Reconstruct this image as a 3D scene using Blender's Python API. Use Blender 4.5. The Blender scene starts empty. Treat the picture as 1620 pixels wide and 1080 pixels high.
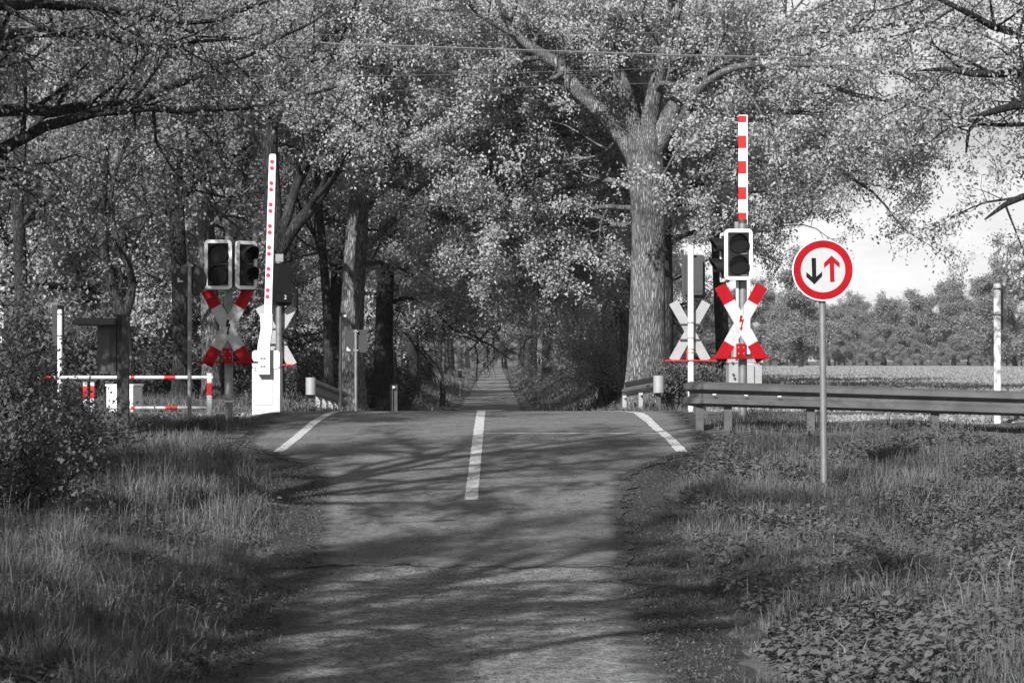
import bpy, bmesh, math, random
import numpy as np
from mathutils import Vector, Matrix, Quaternion

S = bpy.context.scene
COL = S.collection
R = math.radians
F = 3600.0            # focal length in photo pixels (80 mm on a 36 mm wide sensor, 1620 px)
HY = 570.0            # photo row of the horizon
CZ = 1.7              # eye height

# ------------------------------------------------------------------ camera
cam = bpy.data.cameras.new('camera')
cam.lens = 80.0
cam.sensor_width = 36.0
cam.clip_start = 0.1
cam.clip_end = 3000
cam.dof.use_dof = True
cam.dof.focus_distance = 30.0
cam.dof.aperture_fstop = 9.0
camo = bpy.data.objects.new('camera', cam)
COL.objects.link(camo)
camo.location = (0, 0, CZ)
camo.rotation_euler = (R(90) + math.atan((HY - 540) / F), 0, 0)
S.camera = camo

# ------------------------------------------------------------------ light
SUN_EL = R(33)
SUN_AZ = R(23)                      # light travels towards +Y turned this far to +X
sd = Vector((math.sin(SUN_AZ) * math.cos(SUN_EL), math.cos(SUN_AZ) * math.cos(SUN_EL), -math.sin(SUN_EL)))
sun = bpy.data.lights.new('sun', 'SUN')
sun.energy = 5.0
sun.angle = R(0.53)
sun.color = (1.0, 1.0, 1.0)
suno = bpy.data.objects.new('sun', sun)
COL.objects.link(suno)
suno.rotation_euler = sd.to_track_quat('-Z', 'Y').to_euler()
suno.location = (-20, -20, 40)

world = bpy.data.worlds.new('World')
S.world = world
world.use_nodes = True
wt = world.node_tree
wn, wl = wt.nodes, wt.links
bg = wn['Background']
sky = wn.new('ShaderNodeTexSky')
sky.sky_type = 'NISHITA'
sky.sun_disc = False
sky.sun_elevation = SUN_EL
sky.sun_rotation = math.pi + SUN_AZ
bw = wn.new('ShaderNodeRGBToBW')      # a black and white day: the sky gives grey light
wl.new(sky.outputs[0], bw.inputs[0])
tc = wn.new('ShaderNodeTexCoord')
mp = wn.new('ShaderNodeMapping')
mp.inputs['Scale'].default_value = (1.0, 1.0, 3.2)
wl.new(tc.outputs['Generated'], mp.inputs[0])
cn = wn.new('ShaderNodeTexNoise')
cn.inputs['Scale'].default_value = 5.0
cn.inputs['Detail'].default_value = 9
cn.inputs['Roughness'].default_value = 0.55
wl.new(mp.outputs[0], cn.inputs[0])
cr = wn.new('ShaderNodeValToRGB')
cr.color_ramp.elements[0].position = 0.34
cr.color_ramp.elements[1].position = 0.66
cr.color_ramp.elements[0].color = (0, 0, 0, 1)
cr.color_ramp.elements[1].color = (1, 1, 1, 1)
wl.new(cn.outputs[0], cr.inputs[0])
cm = wn.new('ShaderNodeMix')
cm.data_type = 'RGBA'
sx = wn.new('ShaderNodeSeparateXYZ')
wl.new(tc.outputs['Generated'], sx.inputs[0])
ch = wn.new('ShaderNodeMapRange')
ch.inputs[1].default_value = 0.16; ch.inputs[2].default_value = 0.55
ch.inputs[3].default_value = 1.0; ch.inputs[4].default_value = 0.25
wl.new(sx.outputs[2], ch.inputs[0])
cx = wn.new('ShaderNodeMath'); cx.operation = 'MULTIPLY'
wl.new(cr.outputs[0], cx.inputs[0]); wl.new(ch.outputs[0], cx.inputs[1])
wl.new(cx.outputs[0], cm.inputs[0])
wl.new(bw.outputs[0], cm.inputs[6])
cm.inputs[7].default_value = (14.0, 14.0, 14.0, 1)
wl.new(cm.outputs[2], bg.inputs['Color'])
bg.inputs['Strength'].default_value = 0.05

S.view_settings.view_transform = 'Standard'
S.view_settings.look = 'None'
S.view_settings.gamma = 1.0
S.view_settings.use_curve_mapping = False
S.view_settings.exposure = 0.82

# ------------------------------------------------------------------ helpers
def W(px, py, D):
    return np.array([(px - 810.0) / F * D, D, CZ - (py - HY) / F * D])

def tag(o, label=None, cat=None, group=None, kind=None):
    if label: o['label'] = label
    if cat: o['category'] = cat
    if group: o['group'] = group
    if kind: o['kind'] = kind
    return o

def thing(name, label, cat, loc=(0, 0, 0), rz=0, group=None):
    o = bpy.data.objects.new(name, None)
    o.empty_display_size = 0.3
    COL.objects.link(o)
    o.location = loc
    o.rotation_euler = (0, 0, rz)
    return tag(o, label, cat, group)

def link(name, me, parent=None):
    o = bpy.data.objects.new(name, me)
    COL.objects.link(o)
    if parent is not None:
        o.parent = parent
    return o

def copy_tree(o, parent=None):
    c = o.copy()
    COL.objects.link(c)
    if parent is not None:
        c.parent = parent
    for ch in list(o.children):
        copy_tree(ch, c)
    return c

# ---- materials
MATS = {}
def mat(name, col, rough=0.7, var=0.0, vscale=8.0, bump=0.0, bscale=40.0, metal=0.0, spec=0.3,
        stretch=(1, 1, 1), rnd=0.0, transl=0.0, dark=None, dscale=3.0, damt=0.0, coord='Object', edge_dirt=None, grain=0.0):
    m = bpy.data.materials.new(name)
    m.use_nodes = True
    nt = m.node_tree
    n, l = nt.nodes, nt.links
    b = n['Principled BSDF']
    if not isinstance(col, tuple): col = (col, col, col)
    b.inputs['Roughness'].default_value = rough
    b.inputs['Metallic'].default_value = metal
    b.inputs['Specular IOR Level'].default_value = spec
    base = n.new('ShaderNodeRGB')
    base.outputs[0].default_value = (*col, 1)
    out = base.outputs[0]
    t = n.new('ShaderNodeTexCoord')
    mpn = n.new('ShaderNodeMapping')
    mpn.inputs['Scale'].default_value = stretch
    l.new(t.outputs[coord], mpn.inputs[0])
    def mul(a, f):
        x = n.new('ShaderNodeMix'); x.data_type = 'RGBA'; x.blend_type = 'MULTIPLY'
        x.inputs[0].default_value = 1.0
        l.new(a, x.inputs[6]); l.new(f, x.inputs[7])
        return x.outputs[2]
    if var:
        tx = n.new('ShaderNodeTexNoise')
        tx.inputs['Scale'].default_value = vscale
        tx.inputs['Detail'].default_value = 8
        tx.inputs['Roughness'].default_value = 0.65
        l.new(mpn.outputs[0], tx.inputs[0])
        mr = n.new('ShaderNodeMapRange')
        mr.inputs[1].default_value = 0.3; mr.inputs[2].default_value = 0.7
        mr.inputs[3].default_value = 1 - var; mr.inputs[4].default_value = 1 + var
        l.new(tx.outputs[0], mr.inputs[0])
        out = mul(out, mr.outputs[0])
    if dark is not None:
        tx = n.new('ShaderNodeTexNoise')
        tx.inputs['Scale'].default_value = dscale
        tx.inputs['Detail'].default_value = 10
        tx.inputs['Roughness'].default_value = 0.7
        l.new(mpn.outputs[0], tx.inputs[0])
        mr = n.new('ShaderNodeMapRange')
        mr.inputs[1].default_value = 0.5; mr.inputs[2].default_value = 0.68
        mr.inputs[3].default_value = 0.0; mr.inputs[4].default_value = damt
        l.new(tx.outputs[0], mr.inputs[0])
        x = n.new('ShaderNodeMix'); x.data_type = 'RGBA'
        l.new(mr.outputs[0], x.inputs[0]); l.new(out, x.inputs[6])
        x.inputs[7].default_value = (dark, dark, dark, 1)
        out = x.outputs[2]
    if grain:
        tx = n.new('ShaderNodeTexVoronoi'); tx.inputs['Scale'].default_value = 55
        l.new(mpn.outputs[0], tx.inputs[0])
        sp = n.new('ShaderNodeSeparateColor'); l.new(tx.outputs['Color'], sp.inputs[0])
        mr = n.new('ShaderNodeMapRange'); mr.inputs[3].default_value = 1 - grain; mr.inputs[4].default_value = 1 + grain
        l.new(sp.outputs[0], mr.inputs[0]); out = mul(out, mr.outputs[0])
    if rnd:
        at = n.new('ShaderNodeAttribute'); at.attribute_name = 'rnd'
        mr = n.new('ShaderNodeMapRange')
        mr.inputs[3].default_value = 1 - rnd; mr.inputs[4].default_value = 1 + rnd
        l.new(at.outputs['Fac'], mr.inputs[0])
        out = mul(out, mr.outputs[0])
    l.new(out, b.inputs['Base Color'])
    if bump:
        tx = n.new('ShaderNodeTexNoise')
        tx.inputs['Scale'].default_value = bscale
        tx.inputs['Detail'].default_value = 6
        l.new(mpn.outputs[0], tx.inputs[0])
        bp = n.new('ShaderNodeBump')
        bp.inputs['Strength'].default_value = bump
        bp.inputs['Distance'].default_value = 0.02
        l.new(tx.outputs[0], bp.inputs['Height'])
        l.new(bp.outputs[0], b.inputs['Normal'])
    if transl:
        tr = n.new('ShaderNodeBsdfTranslucent')
        l.new(out, tr.inputs[0])
        mx = n.new('ShaderNodeMixShader')
        mx.inputs[0].default_value = transl
        l.new(b.outputs[0], mx.inputs[1]); l.new(tr.outputs[0], mx.inputs[2])
        l.new(mx.outputs[0], n['Material Output'].inputs[0])
    if edge_dirt is not None:
        at = n.new('ShaderNodeAttribute'); at.attribute_name = 'rnd'
        tx = n.new('ShaderNodeTexNoise'); tx.inputs['Scale'].default_value = 5; tx.inputs['Detail'].default_value = 12; tx.inputs['Roughness'].default_value = .75
        l.new(mpn.outputs[0], tx.inputs[0])
        ad = n.new('ShaderNodeMath'); ad.operation = 'ADD'; l.new(at.outputs['Fac'], ad.inputs[0]); l.new(tx.outputs[0], ad.inputs[1])
        mr = n.new('ShaderNodeMapRange'); mr.inputs[1].default_value = .95; mr.inputs[2].default_value = 1.25
        l.new(ad.outputs[0], mr.inputs[0])
        tn = n.new('ShaderNodeTexNoise'); tn.inputs['Scale'].default_value = 40; tn.inputs['Detail'].default_value = 8
        l.new(mpn.outputs[0], tn.inputs[0])
        rr = n.new('ShaderNodeValToRGB'); a_, b_ = edge_dirt
        rr.color_ramp.elements[0].position = .35; rr.color_ramp.elements[1].position = .7
        rr.color_ramp.elements[0].color = (a_, a_, a_, 1); rr.color_ramp.elements[1].color = (b_, b_, b_, 1)
        l.new(tn.outputs[0], rr.inputs[0])
        x = n.new('ShaderNodeMix'); x.data_type = 'RGBA'
        l.new(mr.outputs[0], x.inputs[0]); l.new(out, x.inputs[6]); l.new(rr.outputs[0], x.inputs[7])
        l.new(x.outputs[2], b.inputs['Base Color'])
    MATS[name] = m
    return m

def bark_mat(name, lo, hi, sc=1.0):
    m = bpy.data.materials.new(name); m.use_nodes = True
    nt = m.node_tree; n, l = nt.nodes, nt.links
    b = n['Principled BSDF']; b.inputs['Roughness'].default_value = 0.95
    b.inputs['Specular IOR Level'].default_value = 0.1
    t = n.new('ShaderNodeTexCoord'); mp_ = n.new('ShaderNodeMapping')
    mp_.inputs['Scale'].default_value = (1, 1, 0.13)
    l.new(t.outputs['Object'], mp_.inputs[0])
    wob = n.new('ShaderNodeTexNoise'); wob.inputs['Scale'].default_value = 5 * sc; wob.inputs['Detail'].default_value = 3
    l.new(mp_.outputs[0], wob.inputs[0])
    add = n.new('ShaderNodeMix'); add.data_type = 'RGBA'; add.blend_type = 'ADD'; add.inputs[0].default_value = 0.16
    l.new(mp_.outputs[0], add.inputs[6]); l.new(wob.outputs[1], add.inputs[7])
    v = n.new('ShaderNodeTexVoronoi'); v.feature = 'DISTANCE_TO_EDGE'; v.inputs['Scale'].default_value = 34 * sc
    l.new(add.outputs[2], v.inputs[0])
    ns = n.new('ShaderNodeTexNoise'); ns.inputs['Scale'].default_value = 30 * sc; ns.inputs['Detail'].default_value = 8
    l.new(mp_.outputs[0], ns.inputs[0])
    mr = n.new('ShaderNodeMapRange'); mr.inputs[1].default_value = 0; mr.inputs[2].default_value = 0.3
    l.new(v.outputs[0], mr.inputs[0])
    ml = n.new('ShaderNodeMath'); ml.operation = 'MULTIPLY'
    l.new(mr.outputs[0], ml.inputs[0]); l.new(ns.outputs[0], ml.inputs[1])
    cr_ = n.new('ShaderNodeValToRGB')
    cr_.color_ramp.elements[0].color = (lo, lo, lo, 1); cr_.color_ramp.elements[1].color = (hi, hi, hi, 1)
    cr_.color_ramp.elements[1].position = 0.6
    l.new(ml.outputs[0], cr_.inputs[0])
    bl = n.new('ShaderNodeTexNoise'); bl.inputs['Scale'].default_value = 2.2; bl.inputs['Detail'].default_value = 7
    l.new(t.outputs['Object'], bl.inputs[0])
    bm = n.new('ShaderNodeMapRange'); bm.inputs[1].default_value = .35; bm.inputs[2].default_value = .65; bm.inputs[3].default_value = .5; bm.inputs[4].default_value = 1.15
    l.new(bl.outputs[0], bm.inputs[0])
    bx_ = n.new('ShaderNodeMix'); bx_.data_type = 'RGBA'; bx_.blend_type = 'MULTIPLY'; bx_.inputs[0].default_value = 1
    l.new(cr_.outputs[0], bx_.inputs[6]); l.new(bm.outputs[0], bx_.inputs[7])
    l.new(bx_.outputs[2], b.inputs['Base Color'])
    bp = n.new('ShaderNodeBump'); bp.inputs['Strength'].default_value = 0.9; bp.inputs['Distance'].default_value = 0.03
    l.new(ml.outputs[0], bp.inputs['Height']); l.new(bp.outputs[0], b.inputs['Normal'])
    MATS[name] = m
    return m

RED = (0.27, 0.002, 0.007)
mat('white_paint', 0.66, 0.5, var=0.07, vscale=6, dark=0.34, dscale=4, damt=0.6, spec=0.3)
mat('grey_white', 0.41, 0.5, var=0.1, vscale=5, dark=0.24, dscale=4, damt=0.55)
mat('sign_face', 0.36, 0.4, var=0.08, vscale=4, dark=0.26, dscale=3, damt=0.5, spec=.5)
mat('red_paint', RED, 0.5, var=0.18, vscale=5, spec=0.12)
mat('bright_red', (0.44, 0.010, 0.010), 0.45, var=0.08, vscale=7)
mat('reflector', (0.62, 0.03, 0.07), 0.3, var=0.1, vscale=30)
mat('black_plastic', 0.008, 0.5, var=0.2, vscale=12, spec=.2)
mat('dark_housing', 0.045, 0.55, var=0.15, vscale=10)
mat('black_print', 0.006, 0.6, var=0.05, spec=.1)
mat('galvanised', 0.21, 0.5, var=0.18, vscale=9, metal=0.55, dark=0.16, dscale=5, damt=0.5)
mat('weathered_steel', 0.085, 0.6, var=0.4, vscale=6, metal=0.25, dark=0.035, dscale=3.0, damt=0.8, stretch=(1, 1, 1.5))
mat('dull_alu', 0.30, 0.5, var=0.1, vscale=9, metal=0.25)
mat('sign_back', 0.03, 0.6, var=0.15, vscale=9)
mat('cabinet_paint', 0.45, 0.5, var=0.05, vscale=5, dark=0.35, dscale=4, damt=0.4)
mat('cabinet_grey', 0.27, 0.55, var=0.12, vscale=5, dark=0.15, dscale=4, damt=0.5)
mat('old_wood', 0.06, 0.9, var=0.35, vscale=14, bump=0.4, bscale=30, stretch=(4, 4, 0.5))
mat('old_wood_board', 0.09, 0.85, var=0.3, vscale=10, bump=0.3, bscale=30, stretch=(1, 4, 1))
mat('rail_steel', 0.11, 0.4, var=0.3, vscale=12, metal=0.7)
mat('lens', 0.006, 0.22, spec=0.25)
mat('cream_wall', 0.5, 0.9, var=0.1, vscale=3)
mat('roof_tile', 0.1, 0.9, var=0.2, vscale=10)
mat('ground_soil', 0.07, 0.95, var=0.5, vscale=5, bump=0.7, bscale=25, dark=0.03, dscale=2.0, damt=0.6)
mat('field_crop', 0.22, 0.95, var=0.35, vscale=3.5, bump=1.0, bscale=12, stretch=(1.0, 1.0, 1))
mat('asphalt', 0.125, 0.85, var=0.28, vscale=2.2, bump=0.9, bscale=110, grain=.35, dark=0.09, dscale=0.9, damt=0.5, stretch=(0.6, 1, 1), edge_dirt=(.015, .08))
mat('old_asphalt', 0.155, 0.92, var=0.4, vscale=7, bump=1.3, bscale=60, grain=.6, dark=0.07, dscale=3.0, damt=0.8, edge_dirt=(.012, .09))
mat('shoulder_dirt', 0.032, 0.95, var=0.8, vscale=26, bump=1.0, bscale=45, dark=0.018, dscale=5.0, damt=0.9)
mat('gravel_path', 0.075, 0.95, var=0.5, vscale=14, bump=0.8, bscale=50)
mat('road_paint', 0.42, 0.75, var=0.3, vscale=30, dark=0.13, dscale=22, damt=1.0)
mat('worn_paint', 0.36, 0.8, var=0.35, vscale=14, dark=0.10, dscale=9, damt=0.9)
mat('grit_stone', 0.08, 0.9, rnd=0.7)
mat('groove', 0.02, 0.9, var=0.3)
mat('ballast_stone', 0.17, 0.9, rnd=0.55, var=0.2, vscale=20)
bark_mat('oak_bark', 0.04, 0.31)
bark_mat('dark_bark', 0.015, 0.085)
mat('pale_bark', 0.40, 0.9, var=0.4, vscale=5)
LEAFK = dict(rough=0.65, spec=0.12, rnd=0.28)
mat('leaf_oak', 0.34, transl=0.32, **LEAFK)
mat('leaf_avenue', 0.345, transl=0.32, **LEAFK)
mat('leaf_shaded', 0.19, transl=0.3, **LEAFK)  # darker copy of the avenue leaf, shade painted into its colour
mat('leaf_far', 0.23, transl=0.4, rough=.8, spec=.05, rnd=.18)
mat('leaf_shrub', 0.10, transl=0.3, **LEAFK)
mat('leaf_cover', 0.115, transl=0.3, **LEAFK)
mat('grass', 0.12, rough=0.7, spec=0.25, rnd=0.6, transl=0.3)
mat('crop_leaf', 0.26, rough=0.8, spec=0.1, rnd=0.2, transl=0.3)
mat('dry_grass', 0.20, rough=0.8, spec=0.2, rnd=0.5, transl=0.2)
mat('litter', 0.07, rough=0.95, rnd=0.8, spec=.05)
M = MATS

# ---- mesh builders
class MB:
    def __init__(s):
        s.v = []; s.f = []; s.m = []
    def add(s, vs, fs, mi=0):
        o = len(s.v)
        s.v += [tuple(float(c) for c in p) for p in vs]
        for k, f in enumerate(fs):
            s.f.append(tuple(o + i for i in f))
            s.m.append(mi[k] if isinstance(mi, (list, tuple)) else mi)
        return s
    def box(s, x0, x1, y0, y1, z0, z1, mi=0, T=None):
        p = [(x0, y0, z0), (x1, y0, z0), (x1, y1, z0), (x0, y1, z0), (x0, y0, z1), (x1, y0, z1), (x1, y1, z1), (x0, y1, z1)]
        if T is not None: p = [T @ Vector(q) for q in p]
        return s.add(p, [(0, 3, 2, 1), (4, 5, 6, 7), (0, 1, 5, 4), (1, 2, 6, 5), (2, 3, 7, 6), (3, 0, 4, 7)], mi)
    def prism(s, poly, y0, y1, mi=0, back=None, side=None, T=None):
        """polygon in (x,z), extruded from y0 (front) to y1"""
        n = len(poly)
        p = [(a, y0, b) for a, b in poly] + [(a, y1, b) for a, b in poly]
        if T is not None: p = [T @ Vector(q) for q in p]
        area = sum(poly[i][0] * poly[(i + 1) % n][1] - poly[(i + 1) % n][0] * poly[i][1] for i in range(n))
        fr = tuple(range(n)); bk = tuple(range(2 * n - 1, n - 1, -1))
        sd_ = [((i + 1) % n, i, n + i, n + (i + 1) % n) for i in range(n)]
        fs = [fr, bk] + sd_
        if area < 0: fs = [tuple(reversed(f)) for f in fs]
        return s.add(p, fs, [mi, mi if back is None else back] + [mi if side is None else side] * n)
    def ring(s, outer, inner, y0, y1, mi=0, T=None):
        n = len(outer)
        p = [(a, y0, b) for a, b in outer] + [(a, y0, b) for a, b in inner] + [(a, y1, b) for a, b in outer] + [(a, y1, b) for a, b in inner]
        if T is not None: p = [T @ Vector(q) for q in p]
        fs = []
        for i in range(n):
            j = (i + 1) % n
            fs += [(i, j, n + j, n + i), (2 * n + j, 2 * n + i, 3 * n + i, 3 * n + j), (j, i, 2 * n + i, 2 * n + j), (n + i, n + j, 3 * n + j, 3 * n + i)]
        return s.add(p, fs, mi)
    def tube(s, pts, rad, n=12, mi=0, caps=True):
        pts = [Vector(p) for p in pts]
        if not isinstance(rad, (list, tuple)): rad = [rad] * len(pts)
        o = len(s.v); vs = []
        d0 = (pts[1] - pts[0]).normalized()
        u = d0.orthogonal().normalized()
        for i, p in enumerate(pts):
            d = (pts[min(i + 1, len(pts) - 1)] - pts[max(i - 1, 0)]).normalized()
            u = (u - d * u.dot(d)).normalized(); w = d.cross(u)
            for k in range(n):
                a = 2 * math.pi * k / n
                vs.append(p + (u * math.cos(a) + w * math.sin(a)) * rad[i])
        fs = []
        for i in range(len(pts) - 1):
            for k in range(n):
                k2 = (k + 1) % n
                fs.append((i * n + k, i * n + k2, (i + 1) * n + k2, (i + 1) * n + k))
        if caps:
            fs.append(tuple(reversed(range(n)))); fs.append(tuple(range((len(pts) - 1) * n, len(pts) * n)))
        return s.add(vs, fs, mi)
    def build(s, name, mats, parent=None, smooth=False, bevel=0.0, loc=None, rz=None):
        me = bpy.data.meshes.new(name)
        me.from_pydata(s.v, [], s.f)
        if not isinstance(mats, (list, tuple)): mats = [mats]
        for k in mats: me.materials.append(M[k])
        me.polygons.foreach_set('material_index', s.m)
        me.update()
        if smooth:
            me.polygons.foreach_set('use_smooth', [True] * len(me.polygons))
            try: me.set_sharp_from_angle(angle=R(40))
            except Exception: pass
        o = link(name, me, parent)
        if bevel:
            bv = o.modifiers.new('bevel', 'BEVEL'); bv.width = bevel; bv.segments = 2; bv.limit_method = 'ANGLE'; bv.angle_limit = R(40)
        if loc is not None: o.location = loc
        if rz is not None: o.rotation_euler = (0, 0, rz)
        return o

def rrect(w, h, r, cx=0, cz=0, n=6):
    p = []
    for (sx, sz, a0) in ((1, -1, -90), (1, 1, 0), (-1, 1, 90), (-1, -1, 180)):
        for k in range(n + 1):
            a = R(a0 + 90 * k / n)
            p.append((cx + sx * (w / 2 - r) + r * math.cos(a), cz + sz * (h / 2 - r) + r * math.sin(a)))
    return p
def circ(r, n=48, cx=0, cz=0):
    return [(cx + r * math.cos(2 * math.pi * k / n), cz + r * math.sin(2 * math.pi * k / n)) for k in range(n)]

def np_mesh(name, verts, quads=None, tris=None, mats=(), rnd=None, smooth=False):
    me = bpy.data.meshes.new(name)
    verts = np.ascontiguousarray(verts, dtype=np.float32)
    nq = 0 if quads is None else len(quads); nt = 0 if tris is None else len(tris)
    me.vertices.add(len(verts)); me.vertices.foreach_set('co', verts.ravel())
    idx = []
    if nq: idx.append(np.asarray(quads, dtype=np.int32).ravel())
    if nt: idx.append(np.asarray(tris, dtype=np.int32).ravel())
    idx = np.concatenate(idx)
    me.loops.add(len(idx)); me.loops.foreach_set('vertex_index', idx)
    tot = np.concatenate([np.full(nq, 4, np.int32), np.full(nt, 3, np.int32)])
    st = np.concatenate([[0], np.cumsum(tot)[:-1]]).astype(np.int32)
    me.polygons.add(nq + nt); me.polygons.foreach_set('loop_start', st); me.polygons.foreach_set('loop_total', tot)
    for k in mats: me.materials.append(M[k])
    if rnd is not None:
        a = me.attributes.new('rnd', 'FLOAT', 'POINT'); a.data.foreach_set('value', np.ascontiguousarray(rnd, dtype=np.float32))
    if smooth: me.polygons.foreach_set('use_smooth', np.ones(nq + nt, dtype=bool))
    me.update(calc_edges=True)
    return me

def unit(a):
    return a / np.maximum(np.linalg.norm(a, axis=-1, keepdims=True), 1e-9)

def leaves_mesh(name, pos, size, mats, rng, asp=0.55, droop=0.3, up=0.35, base_rnd=None, smooth=False, cn=None):
    """one folded kite-shaped face per leaf"""
    n = len(pos)
    d = rng.normal(size=(n, 3)); d[:, 2] -= droop; d = unit(d)
    nn = rng.normal(size=(n, 3)); nn[:, 2] += up * 2
    if cn is not None: nn = cn + nn * .3
    w = unit(np.cross(d, nn)); nrm = np.cross(w, d)
    s = (size * rng.uniform(0.6, 1.25, n))[:, None]
    mid = pos + d * s * 0.5
    bend = nrm * s * rng.uniform(-0.22, 0.1, n)[:, None]
    v = np.stack([pos, mid + w * s * asp / 2 + bend, pos + d * s + bend * .6, mid - w * s * asp / 2 + bend], 1).reshape(-1, 3)
    q = np.arange(n * 4).reshape(n, 4)
    r = rng.uniform(0, 1, n) if base_rnd is None else np.clip(base_rnd + rng.normal(0, 0.22, n), 0, 1)
    return np_mesh(name, v, q, None, mats, np.repeat(r, 4))

# ------------------------------------------------------------------ terrain
PROF = np.array([(-200, 0), (10, 0), (17, 0.0), (19, .08), (22, .345), (24, .49), (26, .62), (28, .73), (30, .83), (32, .905), (33.2, .935),
                 (34.5, .90), (38, .79), (41, .68), (46, .45), (54, .12), (66, -.1), (90, -.28), (150, -.2), (246, .2), (320, .55), (1200, .6)])
PY = np.arange(-200, 1200, 0.25)
PZ = np.interp(PY, PROF[:, 0], PROF[:, 1])
_k = np.ones(9) / 9
PZs = np.convolve(np.pad(PZ, 4, 'edge'), _k, 'valid')
def prof(y): return np.interp(y, PY, PZs)
def xc(y): return -0.22 - 0.0075 * np.asarray(y, float)
def sstep(a, b, x):
    t = np.clip((x - a) / (b - a), 0, 1); return t * t * (3 - 2 * t)
HW = np.array([(0, 1.15), (10, 1.15), (14, 1.22), (18, 1.27), (22, 1.48), (23.8, 1.62), (25.4, 2.2), (27, 2.75), (33, 2.9), (38, 2.9), (42, 2.1), (50, 1.4), (400, 1.4)])
SH = np.array([(0, 1.8), (10, 1.78), (18, 1.93), (22, 1.95), (24.5, 2.35), (26, 2.8), (27.5, 3.0), (33, 3.1), (38, 3.1), (42, 2.3), (50, 1.7), (400, 1.7)])
def hw(y): return np.interp(y, HW[:, 0], HW[:, 1])
SHL = np.array([(0, 1.3), (12, 1.33), (14, 1.42), (18, 1.68), (21, 1.74), (23, 2.0), (24.5, 2.35), (26, 2.8), (27.5, 3.0)])
SHR = np.array([(0, 1.6), (12, 1.62), (18, 1.84), (21, 1.87), (23, 2.0), (24.5, 2.3), (26, 2.75), (27.5, 3.0)])
def shl(y): return np.where(np.asarray(y) < 27.5, np.interp(y, SHL[:, 0], SHL[:, 1]), np.interp(y, SH[:, 0], SH[:, 1]))
def shr(y): return np.where(np.asarray(y) < 27.5, np.interp(y, SHR[:, 0], SHR[:, 1]), np.interp(y, SH[:, 0], SH[:, 1]))
def shx(x, y): return np.where(np.asarray(x) < xc(y), shl(y), shr(y))
def sh(y): return (shl(y) + shr(y)) / 2
def path_y(x): return 28.4 + 0.0 * x + 0.12 * np.sin(x * 1.3)
def lumps(x, y):
    return (np.sin(x * 1.7 + y * .9) * np.sin(y * 1.3 - x * .6) * .6 + np.sin(x * 3.9 - y * 2.3 + 1) * .25 + np.sin(y * 4.3 + x * 2.9) * .2)
def gz(x, y):
    x = np.asarray(x, float); y = np.asarray(y, float)
    rz_ = prof(y); dx = x - xc(y); a = np.abs(dx)
    near = rz_ + 0.02 + 0.05 * lumps(x, y) * sstep(0, 1.2, a - shx(x, y))
    # verge banks of the near lane
    bank = np.where(dx > 0, 0.26 * sstep(1.7, 3.0, a) * sstep(20.5, 15, y), 0.20 * sstep(1.7, 3.2, a) * sstep(24, 17, y))
    ditch = np.where(dx > 0, 0.32 * np.exp(-((x - 3.55 - (y - 20) * .12) / .5) ** 2) * sstep(14, 17.5, y) * sstep(23.5, 21.5, y), 0)
    near = near + bank - ditch
    left = np.interp(y, [46, 58, 80, 300], [.85, .6, .45, .6]) + 0.08 * lumps(x * .4, y * .4)
    right = np.interp(y, [46, 58, 80, 300], [.92, .8, .75, .9]) + 0.05 * lumps(x * .4, y * .4)
    fieldz = 1.02 + 0.02 * lumps(x * .07, y * .05)
    right = right + (fieldz - right) * sstep(4.5, 9, x) * sstep(43, 50, y)
    side = np.where(dx > 0, right, left)
    far = rz_ + (side - rz_) * sstep(1.5, 4.5, a)
    t = sstep(39, 47, y)
    z = near * (1 - t) + far * t
    # railway formation: level strip beside the crossing, ballast shoulder is laid on it
    rw = sstep(30.6, 31.4, y) * sstep(39.5, 38.5, y) * sstep(3.0, 3.8, a)
    z = z * (1 - rw) + (0.80) * rw
    return z
def gzs(x, y): return float(gz(x, y))

def axis(segs):
    out = [segs[0][0]]
    for a, b, st in segs:
        n = max(1, int(round((b - a) / st)))
        out += list(a + (b - a) * (np.arange(n) + 1) / n)
    return np.array(out)
gx = axis([(-900, -120, 60), (-120, -30, 6), (-30, -8, 1), (-8, 8, 0.13), (8, 30, 1), (30, 120, 6), (120, 900, 60)])
gy = axis([(-200, -10, 10), (-10, 8, 1), (8, 44, 0.15), (44, 60, 0.5), (60, 130, 2), (130, 400, 9), (400, 1600, 100)])
GX, GY = np.meshgrid(gx, gy)
GZ = gz(GX, GY)
aa = np.abs(GX - xc(GY))
GZ = GZ - 0.045 * sstep(shx(GX, GY) - .12, shx(GX, GY) - .4, aa)
GZ = GZ - 0.03 * np.where((GY > 27.5) & (GY < 29.3) & (np.abs(GX) < 20), sstep(.62, .4, np.abs(GY - path_y(GX))), 0)
gv = np.stack([GX, GY, GZ], -1).reshape(-1, 3)
nx_, ny_ = len(gx), len(gy)
ii, jj = np.meshgrid(np.arange(nx_ - 1), np.arange(ny_ - 1))
q = np.stack([jj * nx_ + ii, jj * nx_ + ii + 1, (jj + 1) * nx_ + ii + 1, (jj + 1) * nx_ + ii], -1).reshape(-1, 4)
cx_ = gv[q].mean(1)
isf = (cx_[:, 0] > 6.0) & (cx_[:, 1] > 45) & (cx_[:, 1] < 330) & (cx_[:, 0] < 180)
def sub(name, sel, mats):
    qs = q[sel]; u, inv = np.unique(qs, return_inverse=True)
    return link(name, np_mesh(name, gv[u], inv.reshape(-1, 4), None, mats, smooth=True))
tag(sub('ground', ~isf, ['ground_soil']), kind='structure')
tag(sub('field', isf, ['field_crop']), kind='structure')

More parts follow.
